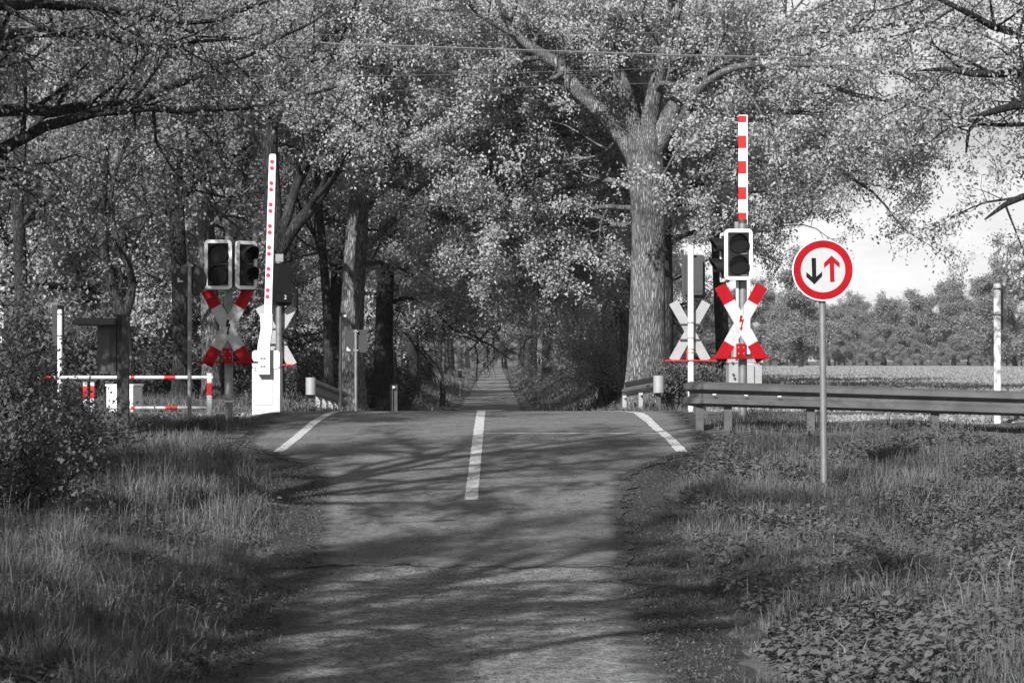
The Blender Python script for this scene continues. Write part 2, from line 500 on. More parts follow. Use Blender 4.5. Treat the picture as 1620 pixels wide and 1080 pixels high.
def strip(name, y0, y1, lf, rf, off, m, nx=22, dy=0.15, jit=0.0, seed=1, ywob=0.0, edge=False):
    ys = axis([(y0, y1, dy)]); rng = np.random.default_rng(seed)
    ny = len(ys); L = lf(ys); Rr = rf(ys)
    if jit:
        def jj_():
            a = np.convolve(rng.normal(0, 1, ny + 12), np.ones(5) / 5, 'valid')[:ny]; return a * jit * 2 + rng.normal(0, jit * .5, ny)
        L = L + jj_(); Rr = Rr + jj_()
    t = np.linspace(0, 1, nx)
    X = L[:, None] * (1 - t) + Rr[:, None] * t
    Y = np.repeat(ys[:, None], nx, 1)
    if ywob:
        for row, sgn in ((0, 1), (-1, 1)):
            Y[row] += np.convolve(rng.normal(0, ywob, nx + 2), np.ones(3) / 3, 'valid')
    Z = gz(X, Y) + off
    v = np.stack([X, Y, Z], -1).reshape(-1, 3)
    i, j = np.meshgrid(np.arange(nx - 1), np.arange(ny - 1))
    qq = np.stack([j * nx + i, j * nx + i + 1, (j + 1) * nx + i + 1, (j + 1) * nx + i], -1).reshape(-1, 4)
    e = None
    if edge:
        dist = np.minimum(X - L[:, None], Rr[:, None] - X); e = np.clip(1 - dist / edge, 0, 1).ravel()
    return tag(link(name, np_mesh(name, v, qq, None, [m], e, smooth=True)), kind='structure')

strip('road_shoulder', 4, 40, lambda y: xc(y) - shl(y), lambda y: xc(y) + shr(y), 0.002, 'shoulder_dirt', nx=44, dy=.12, jit=.05, seed=3)
strip('old_road', 4, 18.25, lambda y: xc(y) - hw(y), lambda y: xc(y) + hw(y), 0.007, 'old_asphalt', nx=44, jit=.07, seed=4, edge=.55)
strip('road', 18.0, 41, lambda y: xc(y) - hw(y), lambda y: xc(y) + hw(y), 0.013, 'asphalt', nx=60, dy=.12, jit=.05, seed=5, ywob=.12, edge=.4)
strip('avenue_road', 40, 330, lambda y: xc(y) - hw(y), lambda y: xc(y) + hw(y), 0.007, 'old_asphalt', nx=24, dy=.5, jit=.05, seed=6, edge=.35)
strip('side_path', 27.9, 28.95, lambda y: xc(y) * 0 - 18, lambda y: xc(y) - 2.9, 0.006, 'gravel_path', nx=120, dy=.1, seed=7, ywob=.1)
strip('side_path', 27.9, 28.95, lambda y: xc(y) + 2.9, lambda y: xc(y) * 0 + 18, 0.006, 'gravel_path', nx=120, dy=.1, seed=8, ywob=.1)

def ribbon(name, pts, wid, off, m, seg=.12, rag=0.0025):
    """painted line along ground points (x,y)"""
    pts = np.array(pts, float); d = np.r_[0, np.cumsum(np.linalg.norm(np.diff(pts, axis=0), axis=1))]
    s = axis([(0, d[-1], seg)]); x = np.interp(s, d, pts[:, 0]); y = np.interp(s, d, pts[:, 1])
    tx = np.gradient(x); ty = np.gradient(y); ln = np.hypot(tx, ty); nx, ny = -ty / ln, tx / ln
    rng = np.random.default_rng(len(pts) + int(d[-1] * 10))
    wv = np.broadcast_to(np.asarray(wid, float) if np.ndim(wid) == 0 else np.interp(s, np.linspace(0, d[-1], len(wid)), wid), s.shape)
    cols = []
    for t in (-.5, 0, .5):
        ww = wv * t + (rng.normal(0, rag, len(s)) if t else 0)
        X = x + nx * ww; Y = y + ny * ww
        cols.append(np.stack([X, Y, gz(X, Y) + off], -1))
    v = np.stack(cols, 1).reshape(-1, 3); n = len(s)
    qq = []
    for i in range(n - 1):
        for k in range(2): qq.append((i * 3 + k, i * 3 + k + 1, i * 3 + k + 4, i * 3 + k + 3))
    return tag(link(name, np_mesh(name, v, np.array(qq), None, [m])), kind='structure')
def G(px, py):
    """ground point seen at photo pixel, on the near ramp"""
    ds = np.linspace(9, 33.2, 2400); zz = CZ - (py - HY) / F * ds
    xs = (px - 810) / F * ds; k = np.argmax(zz <= gz(xs, ds) + 0.01)
    return (xs[k], ds[k])
ribbon('centre_line', [G(745.5, 791), G(752, 730), G(757.5, 680), (xc(33.2) + .02, 33.2), (xc(36) + .02, 37.0)], .125, 0.0175, 'road_paint')
ribbon('edge_line', [G(441, 715), G(470, 692), G(502, 665), (-2.55, 33.4), (-2.3, 36.5)], .12, 0.0175, 'road_paint')
ribbon('edge_line', [G(1079, 715), G(1061, 695), G(1040, 679), G(1024, 664), (1.8, 32.6), (1.55, 33.4), (1.1, 34.2)], [.14, .12, .12, .12, .16, .12, .1], 0.0175, 'road_paint', rag=.005)
ribbon('stop_line', [G(768, 686), G(1046, 686)], .09, 0.0168, 'worn_paint', rag=.006)

rng = np.random.default_rng(71)
for (px, py, dx_, n_) in [(560, 830, 1.1, 9), (820, 860, -.9, 8), (650, 760, .7, 7), (900, 745, .6, 7), (700, 905, 1.0, 9), (880, 960, -.8, 8), (600, 720, 1.4, 9)]:
    x0, y0 = G(px, py); xs = np.linspace(0, dx_, n_)
    ribbon('road_crack', np.stack([x0 + xs, y0 + np.cumsum(rng.normal(0.02, .07, n_))], -1), [.003, .012, .009, .014, .003], .0172, 'groove', seg=.05, rag=.002)
# ------------------------------------------------------------------ railway
RAIL_Y = (34.0, 35.5)
for ry, lb in ((34.0, 'nearer steel rail of the track crossing the road'), (35.5, 'farther steel rail of the track crossing the road')):
    mb = MB()
    h = .16; zt = float(prof(ry)) + .022
    pr = [(-.036, 0), (.036, 0), (.036, -.035), (.01, -.05), (.01, -.13), (.07, -.15), (.07, -.16), (-.07, -.16), (-.07, -.15), (-.01, -.13), (-.01, -.05), (-.036, -.035)]
    vs = []; fs = []
    n = len(pr)
    for X in (-60, 60): vs += [(X, ry + a, zt + b) for a, b in pr]
    fs = [(i, (i + 1) % n, n + (i + 1) % n, n + i) for i in range(n)] + [tuple(range(n)), tuple(range(2 * n - 1, n - 1, -1))]
    mb.add(vs, fs)
    tag(mb.build('rail', 'rail_steel'), lb, 'rail')
for ry in RAIL_Y:
    for s0 in (-.11, .07):
        mb = MB(); mb.box(-3.3, 2.35, ry + s0 - .02, ry + s0 + .02, float(prof(ry)) + .0145, float(prof(ry)) + .0175)
        tag(mb.build('flangeway', 'groove'), kind='structure')
rng = np.random.default_rng(11)
def stones(n, xs, ys, zf, s0, s1, seed):
    rng = np.random.default_rng(seed)
    ico = np.array([(0, 0, 1), (.89, 0, .45), (.28, .85, .45), (-.72, .53, .45), (-.72, -.53, .45), (.28, -.85, .45), (.72, .53, -.45), (-.28, .85, -.45), (-.89, 0, -.45), (-.28, -.85, -.45), (.72, -.53, -.45), (0, 0, -1)])
    tr = np.array([(0, 1, 2), (0, 2, 3), (0, 3, 4), (0, 4, 5), (0, 5, 1), (1, 6, 2), (2, 7, 3), (3, 8, 4), (4, 9, 5), (5, 10, 1), (6, 7, 2), (7, 8, 3), (8, 9, 4), (9, 10, 5), (10, 6, 1), (11, 7, 6), (11, 8, 7), (11, 9, 8), (11, 10, 9), (11, 6, 10)])
    x = rng.uniform(*xs, n); y = rng.uniform(*ys, n)
    sc = rng.uniform(s0, s1, (n, 1, 1)) * rng.uniform(.55, 1.2, (n, 1, 3))
    v = ico[None] * (1 + rng.normal(0, .16, (n, 12, 1))) * sc
    a = rng.uniform(0, 6.28, n); c, s = np.cos(a), np.sin(a)
    vx = v[..., 0] * c[:, None] - v[..., 1] * s[:, None]; vy = v[..., 0] * s[:, None] + v[..., 1] * c[:, None]
    P = np.stack([vx + x[:, None], vy + y[:, None], v[..., 2] + zf(x, y)[:, None]], -1).reshape(-1, 3)
    T = (tr[None] + (np.arange(n) * 12)[:, None, None]).reshape(-1, 3)
    return P, T, np.repeat(rng.uniform(0, 1, n), 12)
zb = lambda x, y: 0.80 + 0.07 * sstep(31.2, 32.6, y) + 0.0 * x
P1, T1, r1 = stones(5200, (3.2, 11), (31.1, 33.8), zb, .022, .05, 12)
P2, T2, r2 = stones(2200, (-12, -3.7), (31.4, 33.8), zb, .025, .05, 13)
P3, T3, r3 = stones(1800, (3.2, 11), (34.1, 38), zb, .03, .055, 14)
v = np.concatenate([P1, P2, P3]); t = np.concatenate([T1, T2 + len(P1), T3 + len(P1) + len(P2)])
tag(link('ballast', np_mesh('ballast', v, None, t, ['ballast_stone'], np.concatenate([r1, r2, r3]))), kind='stuff')

# overhead wires along the track
def wire(ptspx, D, r, label):
    mb = MB(); pts = [W(a, b, D) for a, b in ptspx]
    mb.tube(pts, r, 6, caps=False)
    o = mb.build('overhead_wire', 'galvanised' if r > .009 else 'weathered_steel')
    tag(o, label, 'wire')
wire([(-900, 10), (180, 48), (540, 69), (1080, 87), (1620, 97), (2500, 110)], 34.6, .010, 'thickest pale overhead wire sloping down to the right across the oak')
wire([(-900, 12.5), (180, 50.5), (540, 71.5), (1080, 89.5), (1620, 99.5), (2500, 113)], 34.7, .004, 'thin overhead wire hugging the underside of the thickest pale wire')
wire([(-900, 62), (733, 54), (1080, 51), (1620, 45), (2500, 35)], 35.0, .005, 'second highest overhead wire, running level above the thick pale wire')
wire([(-900, 32), (727, 23), (1080, 21), (1620, 12), (2500, 0)], 35.2, .005, 'highest overhead wire near the top of the picture')
wire([(-900, 150), (740, 117), (1080, 107), (1620, 98), (2500, 84)], 34.0, .005, 'second lowest overhead wire, crossing just under the thick pale wire')
wire([(-900, 185), (673, 142), (1080, 130), (1620, 115), (2500, 95)], 33.6, .005, 'lowest overhead wire, passing over the big oak fork')

# ------------------------------------------------------------------ level crossing equipment
class Fr:
    def __init__(s, px0, pyb, D):
        s.px0, s.pyb, s.D = px0, pyb, D; s.k = F / D; s.loc = tuple(W(px0, pyb, D))
    def x(s, px): return (px - s.px0) / s.k
    def z(s, py): return (s.pyb - py) / s.k
    def l(s, n): return n / s.k

def text_mesh(name, txt, size, m, parent, loc, rx=R(90), rz=0, depth=0.001):
    cu = bpy.data.curves.new(name, 'FONT'); cu.body = txt; cu.size = size; cu.extrude = depth; cu.align_x = 'CENTER'; cu.align_y = 'CENTER'
    ob = bpy.data.objects.new(name + '_tmp', cu); COL.objects.link(ob)
    dg = bpy.context.evaluated_depsgraph_get(); dg.update()
    me = bpy.data.meshes.new_from_object(ob.evaluated_get(dg))
    bpy.data.objects.remove(ob); bpy.data.curves.remove(cu)
    me.materials.clear(); me.materials.append(M[m])
    o = link(name, me, parent); o.location = loc; o.rotation_euler = (rx, 0, rz)
    return o

def signal_head(parent, cx, cz, w, h, yaw=0.0, y=-0.14, border=0.045, visor=0.13, back_box='dark_housing', edge='white_paint'):
    """two-lamp signal facing -Y at yaw 0, as one part with lens and visor sub-parts"""
    mb = MB()
    n = 6
    mb.ring(rrect(w, h, .055, n=n), rrect(w - 2 * border, h - 2 * border, .012, n=n), -.045, -.005, 0)
    mb.prism(rrect(w - 2 * border + .004, h - 2 * border + .004, .012, n=n), -.022, -.008, 1)
    mb.prism(rrect(w + .012, h + .012, .06, n=n), -.005, .02, 2)
    mb.prism(rrect(w - .09, h - .1, .03, n=n), .02, .15, 2)
    o = mb.build('signal_head', [edge, 'black_plastic', back_box], parent, smooth=True, loc=(cx, y, cz), rz=yaw)
    r = min(w - 2 * border, (h - 2 * border) / 2) * .40
    for s in (1, -1):
        zc = s * (h - 2 * border) * .245
        lm = MB(); pts = []
        lm.prism(circ(r, 28, 0, zc), -.034, -.022, 0)
        lm.ring(circ(r + .012, 28, 0, zc), circ(r, 28, 0, zc), -.042, -.022, 0)
        lm.build('lens', 'lens', o, smooth=True)
        vm = MB(); k = 22
        a0, a1 = R(-28), R(208)
        ro, ri = r + .018, r + .012
        vs = []; fs = []
        for i in range(k + 1):
            a = a0 + (a1 - a0) * i / k
            ln = visor * (0.62 + .38 * max(0, math.sin(a)))
            for (rr, yy) in ((ro, -.022), (ro, -.022 - ln), (ri, -.022 - ln), (ri, -.022)):
                vs.append((rr * math.cos(a), yy, zc + rr * math.sin(a)))
        for i in range(k):
            for e in range(4):
                f = (e + 1) % 4; fs.append((i * 4 + e, i * 4 + f, (i + 1) * 4 + f, (i + 1) * 4 + e))
        fs += [(3, 2, 1, 0), tuple(k * 4 + e for e in range(4))]
        vm.add(vs, fs); vm.build('visor', 'black_plastic', o, smooth=True)
    # thin reflective strip printed by the lower edge of each lamp chamber
    for s in (1, -1):
        sm = MB()
        zc = s * (h - 2 * border) * .245 - r - .022
        sm.box(.02, (w / 2 - border) * .85, -.0245, -.0225, zc, zc + .006)
        sm.build('trim_strip', 'dull_alu', o)
    return o

def crossbuck(parent, cx, cz, y, scale=1.0, flip=False, tray_w=.79, tray_red='red_paint', tray_dz=-.47, bolt='red_paint'):
    """St Andrew's cross, face towards -Y (flip: towards +Y)"""
    L, wd, tip, ang = 1.14 * scale, .16 * scale, .255 * scale, R(29.5)
    ob = MB()
    for sgn, yy in ((1, 0.0), (-1, 0.013)):
        T = Matrix.Rotation(sgn * ang, 4, 'Y')
        # sgn=1 leans top to the right; the front arm runs from upper left to lower right
        T = Matrix.Rotation(-sgn * ang, 4, 'Y')
        for z0, z1, mi in ((-L / 2, -L / 2 + tip, 1), (-L / 2 + tip, L / 2 - tip, 0), (L / 2 - tip, L / 2, 1)):
            ob.box(-wd / 2, wd / 2, yy, yy + .010, z0, z1, [2, 2, mi, 2, 2, 2] if not flip else [2] * 6, T=T)
    o = ob.build('crossbuck', ['grey_white', 'red_paint', 'dull_alu'], parent, loc=(cx, y, cz), rz=math.pi if flip else 0)
    if not flip:
        b = MB()
        pl = [(-.012, .145), (.030, .135), (.012, .06), (.052, .075), (.012, -.085), (.030, -.07), (.006, -.15), (-.030, -.085), (-.006, -.088), (.014, .028), (-.030, .01)]
        pl = [(a * .8, c * .72) for a, c in pl]
        b.prism(pl, -.003, -.001)
        b.build('lightning_bolt', bolt, o)
    for zz in (.12, -.14):
        br = MB(); br.box(-.17, .17, .024, .045, zz - .012, zz + .012)
        br.build('clamp_bar', 'dark_housing', o)
    t = MB(); t.box(-tray_w / 2, tray_w / 2, -.10, .16, tray_dz - .012, tray_dz + .012)
    t.box(-.062, .062, -.012, .02, tray_dz + .012, tray_dz + .19)
    for a in (-.035, .035):
        for c in (.06, .14): t.tube([(a, -.02, tray_dz + c), (a, -.008, tray_dz + c)], .008, 8, 1)
    tr = t.build('shelf_bracket', [tray_red, 'dull_alu'], o)
    return o

# --- left near signal
f = Fr(362, 656, 30.3)
t = thing('crossing_signal', 'left signal mast with two white framed heads above a red tipped cross', 'railway signal', f.loc)
mb = MB(); mb.tube([(0, 0, -.3), (0, 0, f.z(374))], .055, 16); mb.tube([(0, 0, f.z(374)), (0, 0, f.z(363))], .05, 16, 1)
mb.tube([(0, 0, f.z(636)), (0, 0, f.z(633))], .058, 16, 2)
mb.build('mast', ['galvanised', 'dark_housing', 'white_paint'], t, smooth=True)
signal_head(t, f.x(348.5), f.z(419.5), f.l(43.5), f.l(78), yaw=R(-4), y=-.17)
signal_head(t, f.x(389), f.z(420), .33, f.l(76), yaw=R(42), y=-.10, visor=.2)
crossbuck(t, f.x(361), f.z(518), -.07, tray_dz=-f.l(55), bolt='black_print')

# --- right near signal
f = Fr(1175, 656, 30.3)
t = thing('crossing_signal', 'right signal mast in front of the striped barrier, white framed head and red tipped cross', 'railway signal', f.loc)
mb = MB(); mb.tube([(0, 0, -.3), (0, 0, f.z(353))], .058, 16)
mb.tube([(0, 0, f.z(353)), (0, 0, f.z(347))], .06, 16, 1); mb.tube([(0, 0, f.z(363)), (0, 0, f.z(355.5))], .066, 16)
mb.box(-.11, -.06, -.05, .02, f.z(362), f.z(351))
mb.tube([(-.075, -.045, f.z(443)), (-.075, -.045, f.z(490))], .02, 10, 2)
mb.build('mast', ['galvanised', 'dark_housing', 'white_paint'], t, smooth=True)
signal_head(t, f.x(1166), f.z(403.5), f.l(44), f.l(80), yaw=0, y=-.17)
signal_head(t, f.x(1148), f.z(407), f.l(40), f.l(78), yaw=R(-83), y=-.02, visor=.2)
crossbuck(t, f.x(1171.5), f.z(511), -.07, tray_dz=-f.l(55))

# --- far right mast (seen from behind)
f = Fr(1093, 641, 38.5)
t = thing('crossing_signal', 'white mast past the track carrying the grey back of a cross, right of the oak', 'railway signal', f.loc)
mb = MB(); mb.tube([(0, 0, -.3), (0, 0, f.z(388))], .052, 16)
for py in (511, 535, 553, 558): mb.tube([(0, 0, f.z(py)), (0, 0, f.z(py - 2))], .06, 16, 1)
mb.build('mast', ['white_paint', 'dull_alu'], t, smooth=True)
signal_head(t, f.x(1098), f.z(437), f.l(36), f.l(68), yaw=R(180), y=.14, back_box='dark_housing', edge='dark_housing')
crossbuck(t, f.x(1092), f.z(524), .10, flip=True, tray_red='bright_red', tray_w=.86, tray_dz=-f.l(46))

# --- far left mast (behind the barrier)
f = Fr(441, 643, 38.5)
t = thing('crossing_signal', 'signal half hidden behind the dotted barrier, black head marked 2', 'railway signal', f.loc)
mb = MB(); mb.tube([(0, 0, -.3), (0, 0, f.z(405))], .052, 16); mb.box(-.05, .08, -.06, .04, f.z(414), f.z(402))
mb.build('mast', ['galvanised'], t, smooth=True)
hd = signal_head(t, f.x(445), f.z(450), .35, f.l(66), yaw=R(205), y=-.02, back_box='black_plastic', edge='grey_white', visor=.18)
text_mesh('number_plate', '2', .1, 'white_paint', hd, (-.02, .1535, -.22), rz=math.pi)
crossbuck(t, f.x(436), f.z(531), .10, flip=True, tray_red='bright_red', tray_w=.62, tray_dz=-f.l(46))

# --- left barrier
f = Fr(423, 651, 34.0)
t = thing('level_crossing_barrier', 'raised white barrier with pairs of round red reflectors on a pale cabinet', 'barrier', f.loc)
mb = MB()
mb.box(f.x(401), f.x(445), -.18, .2, -.2, f.z(582))
mb.prism(rrect(f.l(44), f.l(29), .05, f.x(423), f.z(568.5)), -.19, .21)
mb.box(f.x(405), f.x(433), -.186, -.18, f.z(640), f.z(588))
c = mb.build('cabinet', 'cabinet_paint', t, bevel=.01)
pm = MB(); pm.box(f.x(403.5), f.x(409), -.193, -.188, f.z(586), f.z(580)); pm.box(f.x(404.5), f.x(408), -.195, -.193, f.z(585), f.z(583.6), 1); pm.box(f.x(404.5), f.x(408), -.195, -.193, f.z(582.6), f.z(581.2), 1)
pm.build('cabinet_label', ['white_paint', 'black_print'], c)
mb = MB()
mb.prism([(f.x(415), f.z(497)), (f.x(434), f.z(497)), (f.x(434), f.z(520)), (f.x(430), f.z(548)), (f.x(430), f.z(592)), (f.x(411), f.z(592)), (f.x(411), f.z(548)), (f.x(416), f.z(520))][::-1], -.30, -.20)
for (a, b) in ((414, 549), (427, 549), (414, 588), (427, 588), (417, 500), (431, 500)):
    mb.tube([(f.x(a), -.308, f.z(b)), (f.x(a), -.30, f.z(b))], .011, 8, 1)
for b in (567, 579.5):
    mb.prism(rrect(.085, .042, .018, f.x(419.5), f.z(b)), -.304, -.30, 1)
    for a in (416.8, 422): mb.tube([(f.x(a), -.312, f.z(b)), (f.x(a), -.303, f.z(b))], .009, 8, 2)
mb.build('beam_holder', ['white_paint', 'dull_alu', 'weathered_steel'], t, bevel=.004)
mb = MB()
mb.prism([(f.x(421), f.z(498)), (f.x(433), f.z(498)), (f.x(439.5), f.z(250)), (f.x(438.5), f.z(246)), (f.x(430), f.z(246)), (f.x(428.5), f.z(250))], -.28, -.22)
bo = mb.build('beam', 'white_paint', t, bevel=.008)
for k in range(7):
    for e in (0, 10):
        yy = 258.3 + 33.6 * k + e
        xx = 433.3 - (yy - 258) * .0335
        rm = MB(); rm.tube([(f.x(xx), -.288, f.z(yy)), (f.x(xx), -.279, f.z(yy))], f.l(3.2), 18)
        rm.build('reflector', 'reflector', bo, smooth=True)

# --- right barrier
f = Fr(1177, 661, 33.0)
t = thing('level_crossing_barrier', 'raised barrier beam banded red and white above the right signal, on a grey cabinet', 'barrier', f.loc)
mb = MB()
mb.box(f.x(1151), f.x(1203), -.2, .28, -.2, f.z(574))
mb.box(f.x(1149), f.x(1205), -.215, .295, f.z(574), f.z(568))
mb.prism([(f.x(1158), f.z(568)), (f.x(1196), f.z(568)), (f.x(1190), f.z(532)), (f.x(1162), f.z(532))], -.14, .2)
mb.box(f.x(1190.5), f.x(1192), -.204, -.2, f.z(650), f.z(580), 1)
mb.box(f.x(1167), f.x(1168), -.204, -.2, f.z(650), f.z(580), 1)
mb.box(f.x(1180), f.x(1190), -.206, -.2, f.z(576.5), f.z(573.5), 2)
for (a, b) in ((1157, 574), (1163, 568), (1200, 574), (1158, 592), (1160, 598)): mb.tube([(f.x(a), -.225, f.z(b)), (f.x(a), -.2, f.z(b))], .018, 10, 1)
mb.build('cabinet', ['cabinet_grey', 'dark_housing', 'white_paint'], t, bevel=.008)
mb = MB(); mb.box(f.x(1163), f.x(1184), -.26, -.2, f.z(560), f.z(440)); mb.build('beam_holder', 'white_paint', t, bevel=.006)
mb = MB()
bands = [(186, 196.5, 1), (196.5, 217, 0), (217, 237, 1), (237, 257, 0), (257, 277, 1), (277, 298, 0), (298, 317.5, 1), (317.5, 338, 0), (338, 358, 1), (358, 378, 0), (378, 398, 1), (398, 440, 0)]
for a, b, mi in bands:
    x0 = 1166.3 - (a - 186) * .004
    mb.box(f.x(1166.0), f.x(1178.2), -.252, -.2, f.z(b), f.z(a), mi)
mb.box(f.x(1178.2), f.x(1180), -.258, -.195, f.z(440), f.z(186), 0)
mb.box(f.x(1166), f.x(1180), -.256, -.198, f.z(186), f.z(184.6), 0)
mb.build('beam', ['white_paint', 'bright_red'], t)

# --- priority sign
f = Fr(1301, 790, 22.2)
t = thing('traffic_sign', 'round red bordered sign with a black and a red arrow on a pole', 'road sign', f.loc)
mb = MB(); mb.tube([(.02, 0, -.4), (-.005, 0, f.z(400))], .033, 16); mb.build('pole', 'galvanised', t, smooth=True)
zc = f.z(427.5); r = .3
mb = MB()
mb.ring(circ(r, 64), circ(r * .965, 64), -.062, -.04, 0)
mb.ring(circ(r * .965, 64), circ(r * .722, 64), -.058, -.04, 1)
mb.prism(circ(r * .722, 64), -.0575, -.04, 3)
mb.prism(circ(r * .99, 64), -.04, -.034, 2)
for a in (-.035, .038):
    for c in (.287, -.283): mb.tube([(a, -.066, c), (a, -.055, c)], .005, 8, 2)
pn = mb.build('sign_plate', ['white_paint', 'red_paint', 'dull_alu', 'sign_face'], t, loc=(0, 0, zc))
zz = lambda p: [((a - 468) / 380 * r, -(b - 521) / 380 * r) for a, b in p]
mb = MB(); mb.prism(zz([(325, 372), (380, 372), (384, 603), (455, 540), (455, 598), (360, 697), (262, 605), (262, 545), (333, 605)]), -.0595, -.0575); mb.build('black_arrow', 'black_print', pn)
mb = MB(); mb.prism(zz([(573, 342), (672, 432), (672, 494), (603, 437), (609, 667), (555, 667), (549, 437), (480, 497), (480, 432)]), -.0595, -.0575); mb.build('red_arrow', 'red_paint', pn)

# --- back of a round sign on the left
f = Fr(300, 660, 29.6)
t = thing('traffic_sign', 'dark back of a round sign on a thin steel pole, left of the signals', 'road sign', f.loc)
mb = MB(); mb.tube([(0, 0, -.3), (0, 0, f.z(415))], .027, 14)
for py in (420, 467): mb.box(-.045, .045, -.034, .03, f.z(py + 1.5), f.z(py - 1.5))
mb.build('pole', 'galvanised', t, smooth=True)
mb = MB(); mb.prism(circ(f.l(26.5), 48, f.x(300), f.z(443)), .03, .04, 0, back=1)
pn = mb.build('sign_plate', ['sign_back', 'white_paint'], t)
mb = MB(); mb.box(f.x(280), f.x(283), .027, .03, f.z(446), f.z(439)); mb.box(f.x(283), f.x(286), .027, .03, f.z(446), f.z(443)); mb.box(f.x(286), f.x(289), .027, .03, f.z(446), f.z(443.8))
mb.build('sticker', 'white_paint', pn)

# --- back of a square sign and a plain pole beyond the crossing
f = Fr(563, 654, 43.0)
t = thing('traffic_sign', 'dark back of a square sign on a pole in front of the leaning oak', 'road sign', f.loc)
mb = MB(); mb.tube([(0, 0, -.3), (0, 0, f.z(521))], .03, 12)
for py in (524, 554): mb.box(-.045, .045, -.036, .034, f.z(py + 1.3), f.z(py - 1.3))
mb.build('pole', 'galvanised', t, smooth=True)
mb = MB(); mb.box(f.x(545), f.x(581), .032, .042, f.z(557.5), f.z(521.5)); pn = mb.build('sign_plate', 'sign_back', t)
mb = MB(); mb.box(f.x(548), f.x(551), .029, .032, f.z(555), f.z(549)); mb.box(f.x(551), f.x(554), .029, .032, f.z(555), f.z(552)); mb.build('sticker', 'grey_white', pn)
f = Fr(539, 651, 42.0)
t = thing('steel_pole', 'bare dark pole with black cap beside the left far guardrail', 'pole', f.loc)
mb = MB(); mb.tube([(0, 0, -.3), (0, 0, f.z(500))], .027, 12); mb.build('post', 'sign_back', t, smooth=True)
mb = MB(); mb.tube([(0, 0, f.z(500)), (0, 0, f.z(494))], .03, 12); mb.build('cap', 'black_print', t, smooth=True)
mb = MB(); mb.box(f.x(544), f.x(548), -.03, -.02, f.z(501), f.z(498)); mb.build('sticker', 'grey_white', t)

# --- white track posts with edge-on boards
def track_post(px, pyb, D, ytop, w, label, board=None, second=None, clamps=(), board_m='sign_back'):
    f = Fr(px, pyb, D)
    t = thing('track_post', label, 'post', f.loc)
    mb = MB(); mb.tube([(0, 0, -.3), (0, 0, f.z(ytop)), (0, 0, f.z(ytop - 2.5))], [w, w, w * .8], 16)
    for c in clamps: mb.tube([(0, 0, f.z(c + .8)), (0, 0, f.z(c - .8))], w * 1.12, 16, 1)
    mb.build('post', ['white_paint', 'dark_housing'], t, smooth=True)
    if second:
        mb = MB(); mb.tube([(f.x(second[0]), .12, f.z(second[2])), (f.x(second[0]), .12, f.z(second[1]))], second[3], 12)
        mb.build('stay_tube', 'white_paint', t, smooth=True)
    if board:
        x0, x1, y0, y1 = board
        mb = MB(); mb.box(f.x(x0), f.x(x1), -.01, .5, f.z(y1), f.z((y0 + y1) / 2) - .004); mb.box(f.x(x0), f.x(x1), -.01, .5, f.z((y0 + y1) / 2), f.z(y0))
        for c in clamps: mb.box(min(0, f.x((x0 + x1) / 2)), max(0, f.x((x0 + x1) / 2)), .0, .02, f.z(c + .8), f.z(c - .8))
        mb.build('board', board_m, t)
track_post(94.7, 655, 34, 492, .036, 'white track post on the left with a dark board behind its left side', board=(82.5, 91, 482, 547), clamps=(497, 531))
track_post(1578, 681, 31.0, 450, .05, 'thick white track post right of the round sign, dark board at its top right', board=(1587, 1592, 442, 521), second=(1584, 455, 640, .022), clamps=(457, 498), board_m='galvanised')

# --- guardrails
def guardrail(pts, label, D0, posts, h=.31, cap=None, m='weathered_steel', group=None, endpost=True):
    """pts: rail centreline in world; W-beam with a rounded end at the first point"""
    pts = [Vector(p) for p in pts]
    t = thing('guardrail', label, 'guardrail', (pts[0].x, pts[0].y, gzs(pts[0].x, pts[0].y)), group=group)
    o = t.location.copy()
    pr = [(-.156, .0), (-.150, .012), (-.125, .070), (-.118, .078), (-.062, .080), (-.054, .073), (-.030, .008), (-.022, 0), (.022, 0), (.030, .008), (.054, .073), (.062, .080), (.118, .078), (.125, .070), (.150, .012), (.156, 0)]
    vs = []; fs = []; n = len(pr)
    for i, p in enumerate(pts):
        d = (pts[min(i + 1, len(pts) - 1)] - pts[max(0, i - 1)]); d.z = 0; d.normalize()
        nrm = Vector((d.y, -d.x, 0))
        if nrm.y > 0 and abs(d.y) < .9: nrm = -nrm
        vs += [p - o + nrm * b + Vector((0, 0, a)) for a, b in pr]
        vs += [p - o + nrm * (b - .006) + Vector((0, 0, a)) for a, b in pr]
    for i in range(len(pts) - 1):
        A, B = i * 2 * n, (i + 1) * 2 * n
        for k in range(n - 1):
            fs.append((A + k, B + k, B + k + 1, A + k + 1)); fs.append((A + n + k, A + n + k + 1, B + n + k + 1, B + n + k))
        fs.append((A, A + n, B + n, B)); fs.append((A + n - 1, B + n - 1, B + 2 * n - 1, A + 2 * n - 1))
    mb = MB(); mb.add(vs, fs); mb.build('beam', m, t, smooth=True)
    return t, o

